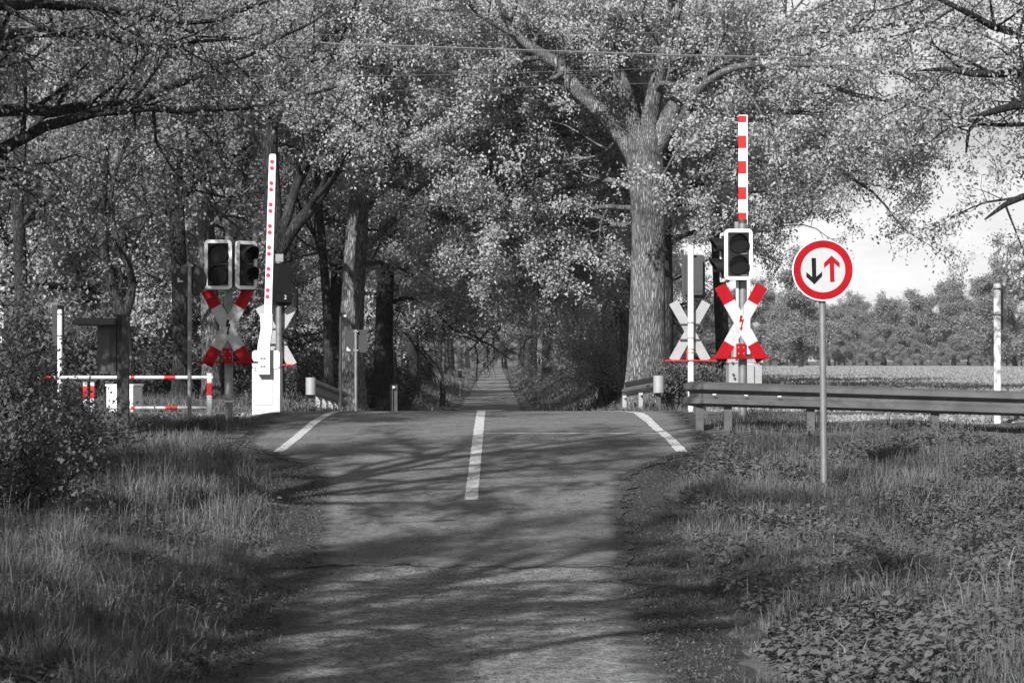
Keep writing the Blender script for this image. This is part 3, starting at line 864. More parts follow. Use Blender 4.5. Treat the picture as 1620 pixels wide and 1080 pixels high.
# near right rail
A = W(1112, 623, 29.0); B = W(1283, 628, 29.0); C = W(1620, 638.5, 28.6); Dd = W(2300, 660, 27.8)
t, o = guardrail([A, (A + B) / 2, B, (B + C) / 2, C, Dd], 'long weathered steel guardrail to the right, rounded end beside the white mast', 29, None)
mb = MB()          # rounded end piece, open at the back
pr = [(-.156, .0), (-.150, .012), (-.125, .070), (-.118, .078), (-.062, .080), (-.054, .073), (-.030, .008), (-.022, 0), (.022, 0), (.030, .008), (.054, .073), (.062, .080), (.118, .078), (.125, .070), (.150, .012), (.156, 0)]
vs = []; fs = []; n = len(pr); K = 12
for i in range(K + 1):
    a = R(190) * i / K
    rr = .17
    for aa_, b in pr:
        vs.append((-(rr + b) * math.sin(a) * .95 + 0.0, rr - (rr + b) * math.cos(a) - 0.0, A[2] - o.z + aa_))
for i in range(K):
    for k in range(n - 1): fs.append((i * n + k, i * n + k + 1, (i + 1) * n + k + 1, (i + 1) * n + k))
mb.add(vs, fs); e = mb.build('end_piece', 'weathered_steel', t, smooth=True)
sl = e.modifiers.new('thickness', 'SOLIDIFY'); sl.thickness = .006
for px in (1107, 1152, 1283, 1480, 1640):
    p = W(px, 655, 29.0 - (px - 1283) * .0012 * (px > 1283)); g = gzs(p[0], p[1] + .1)
    top = (np.interp(p[0], [A[0], B[0], C[0], Dd[0]], [A[2], B[2], C[2], Dd[2]])) - .1
    mb = MB(); xx, yy = p[0] - o.x, p[1] - o.y
    for (a, b, c_, d_) in ((-.05, .05, .05, .056), (-.05, -.044, .056, .12), (.044, .05, .056, .12)):
        mb.box(xx + a, xx + b, yy + c_ - .03, yy + d_ - .03, g - .3 - o.z, top - o.z)
    mb.build('post', 'weathered_steel', t)
for px in (1228, 1247, 1266, 1284):
    for dz in (.085, -.085):
        mb = MB(); p = W(px, 627, 29.0); mb.tube([(p[0] - o.x, p[1] - o.y - .062, p[2] - o.z + dz), (p[0] - o.x, p[1] - o.y - .045, p[2] - o.z + dz)], .012, 8)
        mb.build('bolt', 'dark_housing', t)
for px in (1233, 1399, 1463, 1531, 1130, 1180):
    p = W(px, 623 + (px - 1112) * .031, 28.9); mb = MB(); mb.box(p[0] - o.x - .022, p[0] - o.x + .022, p[1] - o.y - .012, p[1] - o.y + .02, p[2] - o.z - .006, p[2] - o.z + .006)
    mb.build('reflector', 'white_paint', t)

def far_rail(capx, capw, cy0, cy1, D, dirx, endp, label, nposts):
    p0 = W(capx, (cy0 + cy1) / 2, D); p1 = W(*endp)
    t, o = guardrail([p0, (p0 + p1) / 2, p1], label, D, None, m='galvanised')
    h = (cy1 - cy0) / F * D; r = capw / F * D / 2
    mb = MB(); mb.tube([(0, .02, p0[2] - o.z - h / 2), (0, .02, p0[2] - o.z + h / 2)], r, 20); mb.build('end_cap', 'dull_alu', t, smooth=True)
    for k in range(nposts):
        q_ = p0 + (p1 - p0) * (k / max(1, nposts - 1)) * .92; g = gzs(q_[0], q_[1])
        mb = MB(); xx, yy = q_[0] - o.x, q_[1] - o.y
        mb.box(xx - .04, xx + .04, yy + .05, yy + .13, g - o.z - .3, q_[2] - o.z - .1); mb.build('post', 'weathered_steel' if k == 0 else 'dull_alu', t)
far_rail(491.5, 16, 597, 624, 41.0, 1, (545, 631, 47), 'steel guardrail beyond the crossing on the left with a round grey end cap', 6)
far_rail(1042, 17, 594, 621, 41.0, -1, (984, 618, 45), 'steel guardrail beyond the crossing on the right, its cap below the oak', 3)

# --- red-white pedestrian rails, left
f = Fr(200, 662, 33.0)
t = thing('pedestrian_rail', 'low red and white banded tube railing between the notice board and the left signal', 'railing', f.loc)
def banded(x0, x1, py, y, r, reds, name='top_rail'):
    xs = sorted(set([x0, x1] + [c for r_ in reds for c in r_])); mb = MB()
    for a, b in zip(xs[:-1], xs[1:]):
        mid = (a + b) / 2; mi = 1 if any(p <= mid <= q_ for p, q_ in reds) else 0
        mb.tube([(f.x(a), y, f.z(py)), (f.x(b), y, f.z(py))], r, 12, mi)
    mb.build(name, ['grey_white', 'bright_red'], t, smooth=True)
banded(60, 337, 597, 0, .028, [(66, 85), (207, 213), (260, 278)])
banded(170, 330, 645, 0, .025, [(208, 214), (262, 281)], 'lower_rail')
mb = MB()
for a, b, mi in ((590, 606, 0), (606, 625, 1), (625, 664, 0)): mb.box(f.x(327.5), f.x(335.5), -.03, .04, f.z(b), f.z(a), mi)
mb.build('post', ['grey_white', 'bright_red'], t, bevel=.008)
for px in (133.5, 145):
    mb = MB()
    for a, b, mi in ((601, 611, 0), (611, 630, 1), (630, 664, 0)): mb.box(f.x(px - 3.3), f.x(px + 3.3), .05, .12, f.z(b), f.z(a), mi)
    mb.build('post', ['grey_white', 'bright_red'], t, bevel=.008)

# --- white cabinet
f = Fr(197, 661, 35.0)
t = thing('utility_cabinet', 'small white cabinet behind the two wooden posts', 'cabinet', f.loc, rz=R(-22))
mb = MB(); mb.box(-.235, .235, -.14, .14, -.1, f.z(611)); mb.build('body', 'white_paint', t, bevel=.008)
mb = MB(); mb.box(-.25, .25, -.155, .155, f.z(611), f.z(607.5)); mb.build('lid', 'white_paint', t, bevel=.006)
mb = MB(); mb.box(-.215, .215, -.146, -.14, f.z(655), f.z(614)); d_ = mb.build('door', 'white_paint', t, bevel=.002)
mb = MB(); mb.box(.17, .19, -.158, -.146, f.z(640), f.z(632)); mb.build('handle', 'dark_housing', d_)

# --- wooden notice board seen from the side
f = Fr(196, 667, 27.5)
t = thing('notice_board', 'wooden notice board with a small roof seen from its side, behind the bramble', 'notice board', f.loc)
for a, b in ((185.5, 194.5), (196, 206.5)):
    mb = MB(); mb.box(f.x(a), f.x(b), -.04 if a < 190 else -.15, .04 if a < 190 else -.06, -.3, f.z(501)); mb.box(f.x(a) - .006, f.x(b) + .006, (-.04 if a < 190 else -.15) - .006, (.04 if a < 190 else -.06) + .006, f.z(501), f.z(497))
    mb.build('post', 'old_wood', t, bevel=.005)
mb = MB(); mb.prism([(f.x(120), f.z(514)), (f.x(120), f.z(507)), (f.x(133), f.z(503)), (f.x(185), f.z(504.5)), (f.x(185), f.z(514))], -.25, .9); mb.build('roof', 'old_wood_board', t, bevel=.004)
mb = MB(); mb.box(f.x(155), f.x(175), -.05, .75, f.z(591), f.z(514.5)); bx = mb.build('board_case', 'old_wood_board', t, bevel=.004)
mb = MB(); mb.box(f.x(175.2), f.x(185), -.06, .76, f.z(592), f.z(514.5)); mb.build('frame', 'old_wood', t, bevel=.004)

# --- small marker posts down the avenue
def marker(px, y0, y1, D, w, label):
    f = Fr(px, y1, D); t = thing('marker_post', label, 'post', f.loc)
    mb = MB(); mb.box(-w, -w * .12, -w, w, -.3, f.z(y0)); mb.box(w * .12, w, -w * .8, w, -.3, f.z(y0 + 1)); mb.build('post', 'old_wood', t, bevel=.01)
    mb = MB(); mb.tube([(0, -w * 1.05, f.z(y0) * .9), (0, -w * .8, f.z(y0) * .9)], w * .35, 10); mb.build('reflector', 'grey_white', t)
marker(623, 608, 650, 44, .075, 'short split wooden marker post on the left verge just past the crossing')
marker(700.5, 601, 630, 84, .10, 'dark wooden marker post farther down the left side of the avenue')
f = Fr(727.5, 619, 95)
t = thing('track_sign', 'little dark sign on a pale post far down the left side of the avenue', 'road sign', f.loc)
mb = MB(); mb.tube([(0, 0, -.2), (0, 0, f.z(583))], .04, 10); mb.build('post', 'grey_white', t)
mb = MB(); mb.box(-.09, .09, -.06, -.04, f.z(597), f.z(586)); mb.box(-.12, .12, -.055, -.045, f.z(602), f.z(601)); mb.build('sign_plate', 'sign_back', t)

# --- shed at the left edge
p = W(-12, 590, 56)
t = thing('shed', 'pale rendered shed at the left edge, half hidden behind the tree', 'shed', (p[0], 56, gzs(p[0], 56)))
mb = MB(); mb.box(-1.6, .5, -1, 2, -.3, 2.5); mb.prism([(-1.6, 2.5), (.5, 2.5), (-.55, 3.4)], -1, 2); mb.build('wall', 'cream_wall', t)
mb = MB()
mb.prism([(-1.8, 2.36), (-.55, 3.43), (.7, 2.36), (.7, 2.44), (-.55, 3.53), (-1.8, 2.44)], -1.2, 2.2); mb.build('roof', 'roof_tile', t)
mb = MB(); mb.box(.06, .17, -1.02, -1.003, 1.3, 2.0); mb.build('window', 'lens', t)

# ------------------------------------------------------------------ trees
class Tree:
    def __init__(s, seed):
        s.rng = np.random.default_rng(seed); s.br = []; s.lp = []; s.lw = []; s.ln = []
    def limb(s, pts, radii, sides=8):
        s.br.append((np.asarray(pts, float), np.asarray(radii, float), sides))
    def grow(s, p, d, L, r, lev, maxlev, wander=.22, lift=.05, nch=(5, 6, 6), leaf_step=.14, leaf_n=5, leaf_sp=.22, seg=.35):
        rng = s.rng
        n = max(3, int(L / seg) + 1); st = L / (n - 1)
        pts = [np.array(p, float)]; d = np.array(d, float); dirs = [d]
        for i in range(n - 1):
            d = unit(d + rng.normal(0, wander, 3) + np.array([0, 0, lift])); pts.append(pts[-1] + d * st); dirs.append(d)
        pts = np.array(pts); rad = r * (1 - .8 * np.linspace(0, 1, n))
        s.br.append((pts, rad, 7 if lev < 1 else (5 if lev == 1 else 3)))
        s.spawn(pts, dirs, L, r, lev, maxlev, wander, lift, nch, leaf_step, leaf_n, leaf_sp, seg)
    def spawn(s, pts, dirs, L, r, lev, maxlev, wander=.22, lift=.05, nch=(5, 6, 6), leaf_step=.14, leaf_n=5, leaf_sp=.22, seg=.35, tmin=.25):
        rng = s.rng; n = len(pts)
        if lev < maxlev:
            k = nch[min(lev, len(nch) - 1)]
            for c in range(k):
                t = tmin + (1 - tmin) * (c + rng.uniform(0, 1)) / k
                f = t * (n - 1); i = min(int(f), n - 2); q0 = pts[i] + (pts[i + 1] - pts[i]) * (f - i)
                dd = dirs[i]; side = unit(np.cross(dd, rng.normal(size=3)))
                ang = rng.uniform(.6, 1.15); nd = unit(dd * math.cos(ang) + side * math.sin(ang) + np.array([0, 0, .08]))
                l2 = L * rng.uniform(.38, .62) * (1.1 - .5 * t)
                s.grow(q0, nd, max(l2, .35), max(r * .5 * (1.05 - .6 * t), .006), lev + 1, maxlev, wander * 1.15, lift * .6, nch, leaf_step, leaf_n, leaf_sp, max(seg * .7, .15))
        if lev >= maxlev - 1:
            m = max(2, int(L / leaf_step)); t = rng.uniform(.3 if lev < maxlev else .1, 1, m) * (n - 1)
            i = np.minimum(t.astype(int), n - 2); q0 = pts[i] + (pts[i + 1] - pts[i]) * (t - i)[:, None]
            clump = rng.uniform(0.15, .85)
            q0 = np.repeat(q0, leaf_n, 0) + rng.normal(0, leaf_sp, (m * leaf_n, 3)) * np.array([1, 1, .75])
            s.lp.append(q0); s.lw.append(np.full(len(q0), clump))
            c_ = rng.normal(size=(m, 3)) * .6 + rng.normal(0, .5, (1, 3)); c_[:, 2] += .75; s.ln.append(np.repeat(unit(c_), leaf_n, 0))
    def wood(s, name, m, off=(0, 0, 0)):
        V = []; Q = []; o = 0
        for pts, rad, k in s.br:
            n = len(pts); d = np.gradient(pts, axis=0); d = unit(d)
            ref = np.array([0, 0, 1.0]) if abs(d[0, 2]) < .8 else np.array([1.0, 0, 0])
            u = unit(np.cross(d, ref)); w = np.cross(d, u)
            a = np.arange(k) * 2 * math.pi / k
            ring = pts[:, None] + (u[:, None] * np.cos(a)[None, :, None] + w[:, None] * np.sin(a)[None, :, None]) * rad[:, None, None]
            V.append(ring.reshape(-1, 3))
            i, j = np.meshgrid(np.arange(k), np.arange(n - 1)); i2 = (i + 1) % k
            Q.append(np.stack([o + j * k + i, o + j * k + i2, o + (j + 1) * k + i2, o + (j + 1) * k + i], -1).reshape(-1, 4)); o += n * k
        return np_mesh(name, np.concatenate(V) - np.array(off), np.concatenate(Q), None, [m], smooth=True)
    def crown(s, name, m, size, off=(0, 0, 0), cull=None, asp=.6, frac=1.0, clear=False):
        P = np.concatenate(s.lp); Wt = np.concatenate(s.lw); Nn = np.concatenate(s.ln)
        keep = s.rng.uniform(size=len(P)) < frac
        if cull is not None: keep &= cull(P)
        if clear: keep &= ~((np.abs(P[:, 0] - xc(P[:, 1])) < 2.9) & (P[:, 2] < 2.7 + s.rng.normal(0, .25, len(P))))
        P = P[keep]; Wt = Wt[keep]; Nn = Nn[keep]
        return leaves_mesh(name, P - np.array(off), size, [m], s.rng, asp=asp, base_rnd=Wt, cn=Nn), len(P)

def smooth_path(P, Rr, step=.3):
    P = np.array(P, float); d = np.r_[0, np.cumsum(np.linalg.norm(np.diff(P, axis=0), axis=1))]
    n = max(4, int(d[-1] / step)); s = np.linspace(0, d[-1], n)
    # Catmull-Rom through the points
    out = []
    PP = np.vstack([2 * P[0] - P[1], P, 2 * P[-1] - P[-2]])
    for v in s:
        i = min(np.searchsorted(d, v, 'right') - 1, len(P) - 2); t = (v - d[i]) / (d[i + 1] - d[i])
        a, b, c, e = PP[i], PP[i + 1], PP[i + 2], PP[i + 3]
        out.append(.5 * ((2 * b) + (c - a) * t + (2 * a - 5 * b + 4 * c - e) * t * t + (-a + 3 * b - 3 * c + e) * t ** 3))
    return np.array(out), np.interp(s, d, Rr)

def oak_cull(pts, D, rad):
    f0 = clear_limb(pts, D, rad); r_ = np.random.default_rng(19)
    return lambda P: f0(P) & ((P[:, 2] < 9.2) | (r_.uniform(size=len(P)) < .22)) & ((P[:, 0] < 5.2) | (r_.uniform(size=len(P)) < .5))
def clear_limb(pts, D, rad):
    q_ = np.array([W(a, b, D) for a, b in pts])
    def f_(P):
        ok = np.ones(len(P), bool)
        for a, b in zip(q_[:-1], q_[1:]):
            ab = (b - a)[[0, 2]]; ap = (P - a)[:, [0, 2]]; t = np.clip(ap @ ab / (ab @ ab), 0, 1)
            dd = np.linalg.norm(ap - t[:, None] * ab, axis=1); ok &= ~((dd < rad) & (P[:, 1] < D + .3))
        return ok
    return f_
def finish_tree(T, name, label, loc, bark, leaf, size, group=None, cull=None, frac=1.0, cat='tree'):
    t = thing(name, label, cat, loc, group=group)
    link('trunk', T.wood('trunk', bark, loc), t)
    me, n = T.crown('crown', leaf, size, loc, cull, frac=frac, clear=True)
    link('crown', me, t)
    return t

def hero(seed, D, trunk, limbs, bark, leaf, label, size=.085, name='oak_tree', sides=18, flare=1.22, sub=dict(), stubs=(), limb_ch=7, top=None, cull=None, frac=1.0, group=None):
    """trunk: [(px,py,width_px)], limbs: lists of (px,py,width_px[,depth offset])"""
    T = Tree(seed); k = F / D
    def path(L):
        P = []; Rr = []
        for e in L:
            dd = e[3] if len(e) > 3 else 0
            P.append(W(e[0], e[1], D + dd)); Rr.append(e[2] / k / 2)
        return smooth_path(P, Rr)
    pts, rad = path(trunk)
    g = gzs(pts[0, 0], pts[0, 1]); base = np.array([pts[0, 0], pts[0, 1], g])
    zrel = pts[:, 2] - pts[0, 2]
    rad = rad * (1 + (flare - 1) * np.exp(-np.maximum(zrel, 0) / .35))
    pts2 = np.vstack([[pts[0, 0], pts[0, 1], min(g, pts[0, 2]) - .3], pts]); rad2 = np.r_[rad[0] * 1.1, rad]
    rng = np.random.default_rng(seed + 5)
    T.limb(pts2, rad2, sides)
    for (a_, b_, w_) in stubs:
        c_ = W(a_, b_, D); rr_ = w_ / k / 2; yy_ = -np.interp(c_[2], pts[:, 2], rad)
        T.limb(c_ + np.array([[0, yy_ * .6, .02], [0, yy_ - rr_ * .35, 0], [.01, yy_ - rr_ * .75, -.02], [.01, yy_ - rr_ * .85, -.03]]), np.array([rr_ * 1.05, rr_, rr_ * .6, .005]), 10)
    s_ = dict(maxlev=3, nch=(5, 5, 5), leaf_step=.2, leaf_n=19, leaf_sp=.11); s_.update(sub)
    for L in limbs:
        lp, lr = path(L); lp = lp + np.cumsum(T.rng.normal(0, .012, lp.shape), axis=0)
        T.limb(lp, lr, 9)
        dirs = unit(np.gradient(lp, axis=0)); ln = np.linalg.norm(np.diff(lp, axis=0), axis=1).sum()
        # sub branches from the specified limb
        for c in range(limb_ch):
            t = .22 + .78 * (c + T.rng.uniform()) / limb_ch
            i = min(int(t * (len(lp) - 1)), len(lp) - 2)
            sd_ = unit(np.cross(dirs[i], T.rng.normal(size=3))); ang = T.rng.uniform(.5, 1.2)
            nd = unit(dirs[i] * math.cos(ang) + sd_ * math.sin(ang))
            T.grow(lp[i], nd, T.rng.uniform(1.4, 2.8) * (1.15 - .4 * t), min(max(lr[i] * .55, .018), .07), 1, **s_)
        T.grow(lp[-1], dirs[-1], 2.2, lr[-1], 1, **s_)
    if top:                       # unseen upper crown: a rounded head of limbs above the frame
        for (z0, nl, ll) in top:
            i = np.argmin(abs(pts[:, 2] - z0))
            for c in range(nl):
                az = 2.4 * c + T.rng.uniform(0, 1); d = np.array([math.cos(az), math.sin(az), T.rng.uniform(.3, 1.0)])
                T.grow(pts[i], unit(d), ll * T.rng.uniform(.7, 1.1), .09, 0, **s_)
    return finish_tree(T, name, label, tuple(base), bark, leaf, size, cull=cull, frac=frac, group=group)

# the big oak right of the avenue
hero(21, 46.0,
     [(1022, 634, 67), (1023, 560, 60), (1025, 450, 55), (1026, 350, 53), (1023, 285, 57), (1020, 240, 62), (1017, 200, 44)],
     [[(1012, 262, 34), (985, 214, 30), (960, 186, 27), (930, 158, 25), (905, 135, 24), (885, 103, 22), (850, 84, 19), (810, 50, 12), (785, 5, 10), (770, -60, 7)],
      [(1014, 235, 30), (1000, 190, 27), (985, 140, 24), (968, 85, 22), (955, 40, 18), (945, -30, 14), (930, -130, 9)],
      [(1028, 262, 34), (1046, 214, 27), (1066, 182, 24), (1095, 165, 17), (1135, 167, 14), (1185, 178, 12), (1240, 180, 9), (1290, 182, 7), (1335, 205, 5)],
      [(1030, 255, 34), (1052, 190, 29), (1080, 145, 24), (1110, 112, 17), (1160, 76, 14), (1225, 42, 11), (1290, 5, 8, -1)],
      [(1024, 225, 30), (1032, 150, 26), (1045, 80, 22), (1065, 20, 18), (1090, -60, 12), (1100, -170, 8)],
      [(1034, 250, 20, 0), (1062, 205, 17, -.4), (1085, 178, 14, -1), (1130, 120, 12, -2), (1210, 95, 10, -2.5), (1310, 105, 8, -3), (1420, 118, 6, -3.5), (1500, 122, 4, -3.5)],
      [(1135, 167, 12), (1210, 190, 10, -1), (1280, 215, 8, -1.5), (1340, 270, 5, -2), (1385, 300, 4, -2)],
      [(1022, 215, 20, .3), (1000, 120, 18, 1.5), (930, 40, 14, 3), (880, -40, 10, 4)],
      [(1006, 300, 11, .5), (965, 285, 9, 1.5), (915, 300, 7, 2.5), (865, 335, 5, 3), (830, 375, 3, 3.2)],
      [(1006, 250, 12, .5), (950, 215, 10, 2), (880, 215, 8, 3), (810, 245, 6, 4), (760, 280, 4, 4.5)],
      [(930, 158, 10), (880, 165, 8, .8), (820, 180, 6, 1.5), (770, 210, 4, 2), (735, 250, 3, 2)],
      [(1006, 360, 10, 1), (960, 360, 8, 2.5), (910, 390, 6, 4), (870, 430, 4, 5)],
      [(850, 84, 9), (800, 110, 7, 1), (745, 140, 5, 1.5), (700, 180, 4, 2)],
      [(985, 212, 8, 0), (950, 245, 6, 1), (900, 250, 5, 1.5), (850, 270, 4, 2), (810, 310, 3, 2)],
      [(1006, 330, 10, .5), (955, 330, 8, 2), (890, 350, 6, 3), (820, 400, 4, 4), (780, 440, 3, 4)],
      [(1006, 280, 10, 1), (930, 260, 8, 4), (830, 290, 6, 6), (750, 330, 4, 7), (690, 380, 3, 7)],
      [(905, 135, 9), (850, 150, 7, 2), (780, 150, 5, 3), (710, 170, 4, 3.5), (660, 210, 3, 3.5)],
      [(1300, 60, 9, -2), (1380, 50, 8, -3), (1470, 40, 6, -4), (1560, 60, 4, -4)],
      [(1230, 95, 9, -2), (1330, 140, 7, -2.5), (1440, 165, 6, -3), (1540, 190, 4, -3)]],
     'oak_bark', 'leaf_oak', 'big pale barked oak with a thick bent limb, right of the avenue mouth', size=.078,
     sub=dict(nch=(5, 6, 5), leaf_step=.19, leaf_n=19, leaf_sp=.11), limb_ch=10,  cull=oak_cull([(1005, 238), (960, 188), (905, 137), (885, 103), (850, 84), (815, 55)], 46.0, .36))
hero(24, 54.0, [(1000, 625, 40), (1000, 450, 36), (1002, 300, 32), (1000, 150, 26), (1000, 0, 18)],
     [[(1000, 420, 12), (955, 400, 9), (905, 410, 7), (865, 440, 4)], [(1000, 360, 12), (950, 330, 10), (880, 330, 8), (815, 360, 5)],
      [(1000, 300, 14), (940, 265, 11), (860, 255, 9), (780, 275, 6), (735, 310, 4)], [(1000, 240, 14), (930, 200, 11), (850, 180, 9), (770, 195, 7), (700, 235, 4)],
      [(1000, 180, 14), (920, 130, 11), (830, 110, 8), (740, 130, 6), (670, 165, 4)], [(1000, 330, 10), (960, 345, 8, -1.5), (915, 370, 6, -2.5), (880, 410, 4, -3)],
      [(1000, 280, 10), (955, 290, 8, -2), (900, 300, 6, -3.5), (850, 330, 4, -4)], [(1000, 440, 9), (965, 430, 7, -1), (935, 440, 5, -2), (915, 460, 3, -2.5)]],
     'oak_bark', 'leaf_oak', 'oak behind the big pale one, its low leafy boughs filling the avenue mouth', size=.08, limb_ch=8)
hero(22, 48.5, [(1050, 634, 30), (1052, 500, 27), (1050, 350, 25), (1052, 260, 22), (1066, 170, 18), (1085, 60, 14)],
     [[(1054, 250, 16), (1085, 200, 13), (1120, 120, 10), (1150, 30, 8)], [(1052, 330, 8), (1090, 300, 6), (1130, 290, 4)]],
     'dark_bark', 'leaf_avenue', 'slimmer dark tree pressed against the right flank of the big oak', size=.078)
hero(23, 60.0, [(1146, 610, 24), (1140, 480, 21), (1135, 380, 20), (1128, 240, 18), (1120, 140, 15), (1118, 40, 10)],
     [[(1146, 420, 18), (1158, 350, 17), (1175, 270, 16), (1195, 200, 14), (1215, 130, 11), (1240, 60, 8)],
      [(1130, 260, 10), (1090, 200, 8), (1060, 150, 6)], [(1180, 250, 9), (1230, 240, 7), (1300, 250, 5)],
      [(1150, 400, 8), (1200, 360, 6), (1240, 340, 5)]],
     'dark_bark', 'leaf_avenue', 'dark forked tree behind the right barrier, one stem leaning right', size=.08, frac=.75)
def thin(zc, keep):
    r_ = np.random.default_rng(9)
    return lambda P: ((P[:, 2] > zc + r_.normal(0, .5, len(P))) & ((P[:, 2] < 9.0) | (r_.uniform(size=len(P)) < .16))) | (r_.uniform(size=len(P)) < keep)
# left trees with readable trunks
hero(31, 46.0, [(434, 655, 34), (434, 540, 30), (436, 420, 29), (432, 330, 28), (427, 230, 25), (430, 150, 22), (436, 40, 16), (440, -80, 10)],
     [[(442, 400, 24), (462, 365, 21), (495, 330, 19), (525, 285, 18), (548, 245, 16), (575, 190, 12), (600, 120, 8)],
      [(442, 385, 18), (462, 320, 15), (480, 265, 13), (500, 200, 10), (515, 120, 7)],
      [(428, 250, 12), (400, 200, 10), (350, 160, 8), (290, 130, 6)], [(430, 160, 12), (470, 110, 9), (520, 60, 7)]],
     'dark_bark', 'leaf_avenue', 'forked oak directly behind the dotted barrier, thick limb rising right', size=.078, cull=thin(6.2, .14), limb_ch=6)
hero(32, 50.0, [(558, 650, 44), (556, 540, 38), (560, 440, 36), (566, 340, 34), (570, 260, 30), (564, 190, 24), (556, 100, 18), (550, -20, 12)],
     [[(578, 330, 18), (594, 285, 17), (612, 245, 15), (632, 205, 12), (665, 150, 9), (700, 110, 6)],
      [(574, 395, 12), (606, 360, 10), (640, 330, 9), (690, 308, 6), (720, 300, 4)],
      [(566, 250, 16), (545, 215, 13), (510, 170, 10), (470, 120, 8)], [(566, 215, 14), (600, 150, 11), (640, 80, 8), (690, 20, 6)],
      [(560, 120, 12), (610, 60, 9, -2), (680, 10, 7, -3), (740, -40, 5, -4)],
      [(566, 230, 12), (620, 200, 10, .5), (680, 190, 8, 1), (740, 210, 6, 1.5), (780, 250, 4, 1.5)],
      [(566, 180, 12), (630, 120, 9, -1), (700, 90, 7, -1.5), (770, 100, 5, -1.5)],
      [(570, 300, 10), (620, 290, 8, 2), (670, 310, 6, 4), (715, 350, 4, 5)],
      [(566, 420, 8), (610, 420, 7, 3), (650, 440, 5, 5), (690, 480, 3, 6)]],
     'oak_bark', 'leaf_avenue', 'leaning ridged oak behind the square sign, left of the avenue mouth', size=.078, cull=thin(6.2, .14), limb_ch=7)
hero(38, 57.0, [(606, 640, 32), (608, 500, 28), (612, 350, 26), (610, 200, 20), (615, 50, 14)],
     [[(612, 430, 9), (650, 400, 7), (700, 405, 5), (740, 440, 3)], [(612, 350, 11), (660, 310, 9), (720, 300, 6), (775, 330, 4)],
      [(610, 290, 12), (670, 235, 9), (740, 215, 7), (810, 235, 4)], [(610, 230, 11), (660, 170, 9), (730, 140, 7), (800, 150, 4)],
      [(612, 380, 9), (640, 350, 7, -2), (675, 350, 5, -3), (700, 380, 3, -3.5)], [(612, 480, 8), (650, 470, 6, 1), (690, 490, 4, 2), (720, 520, 3, 3)]],
     'dark_bark', 'leaf_avenue', 'second oak of the left row, boughs reaching over the avenue behind the square sign', size=.08, limb_ch=8)
hero(33, 52.0, [(522, 648, 18), (520, 540, 16), (514, 440, 14), (505, 330, 12), (500, 220, 10), (505, 120, 7)],
     [[(514, 430, 9), (500, 380, 7), (480, 350, 5)], [(503, 300, 8), (525, 250, 6), (545, 200, 5)]], 'dark_bark', 'leaf_shaded', 'thin dark trunk just left of the leaning ridged oak', size=.08, cull=thin(6.2, .14))
hero(34, 48.0, [(285, 662, 30), (286, 560, 26), (284, 460, 25), (280, 350, 24), (276, 250, 22), (268, 150, 17), (262, 40, 12)],
     [[(285, 330, 12), (300, 300, 10), (325, 280, 9), (352, 262, 7), (380, 240, 5)], [(276, 260, 12), (240, 200, 9), (200, 160, 7)], [(270, 180, 12), (310, 120, 9), (360, 80, 6)]],
     'dark_bark', 'leaf_shaded', 'upright dark trunk directly behind the round sign\'s back', size=.078, cull=thin(6.2, .14), limb_ch=6, top=[(9, 2, 3)])
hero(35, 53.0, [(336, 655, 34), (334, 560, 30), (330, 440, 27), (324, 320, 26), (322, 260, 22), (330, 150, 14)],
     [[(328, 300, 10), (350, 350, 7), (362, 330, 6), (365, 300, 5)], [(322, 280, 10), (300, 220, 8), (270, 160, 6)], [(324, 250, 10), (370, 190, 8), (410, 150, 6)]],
     'oak_bark', 'leaf_shaded', 'thick trunk half hidden behind the left signal mast', size=.08, cull=thin(6.2, .14), limb_ch=6)
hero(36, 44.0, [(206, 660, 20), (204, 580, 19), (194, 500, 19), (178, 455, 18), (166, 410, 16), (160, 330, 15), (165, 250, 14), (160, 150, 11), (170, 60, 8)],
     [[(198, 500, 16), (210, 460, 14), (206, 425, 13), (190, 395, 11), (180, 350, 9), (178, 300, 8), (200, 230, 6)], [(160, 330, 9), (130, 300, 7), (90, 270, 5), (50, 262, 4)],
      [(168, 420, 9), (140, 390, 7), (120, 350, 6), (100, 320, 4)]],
     'dark_bark', 'leaf_shaded', 'crooked double stemmed tree rising behind the notice board', size=.078, cull=thin(6.2, .14), limb_ch=6)
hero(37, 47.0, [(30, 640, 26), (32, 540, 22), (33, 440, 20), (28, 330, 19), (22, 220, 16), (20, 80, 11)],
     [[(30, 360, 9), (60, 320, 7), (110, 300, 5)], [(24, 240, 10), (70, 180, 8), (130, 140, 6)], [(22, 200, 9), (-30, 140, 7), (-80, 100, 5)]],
     'dark_bark', 'leaf_shaded', 'straight dark trunk at the left edge beside the pale shed', size=.078, cull=thin(6.2, .14), limb_ch=6, top=[(9, 2, 3)])

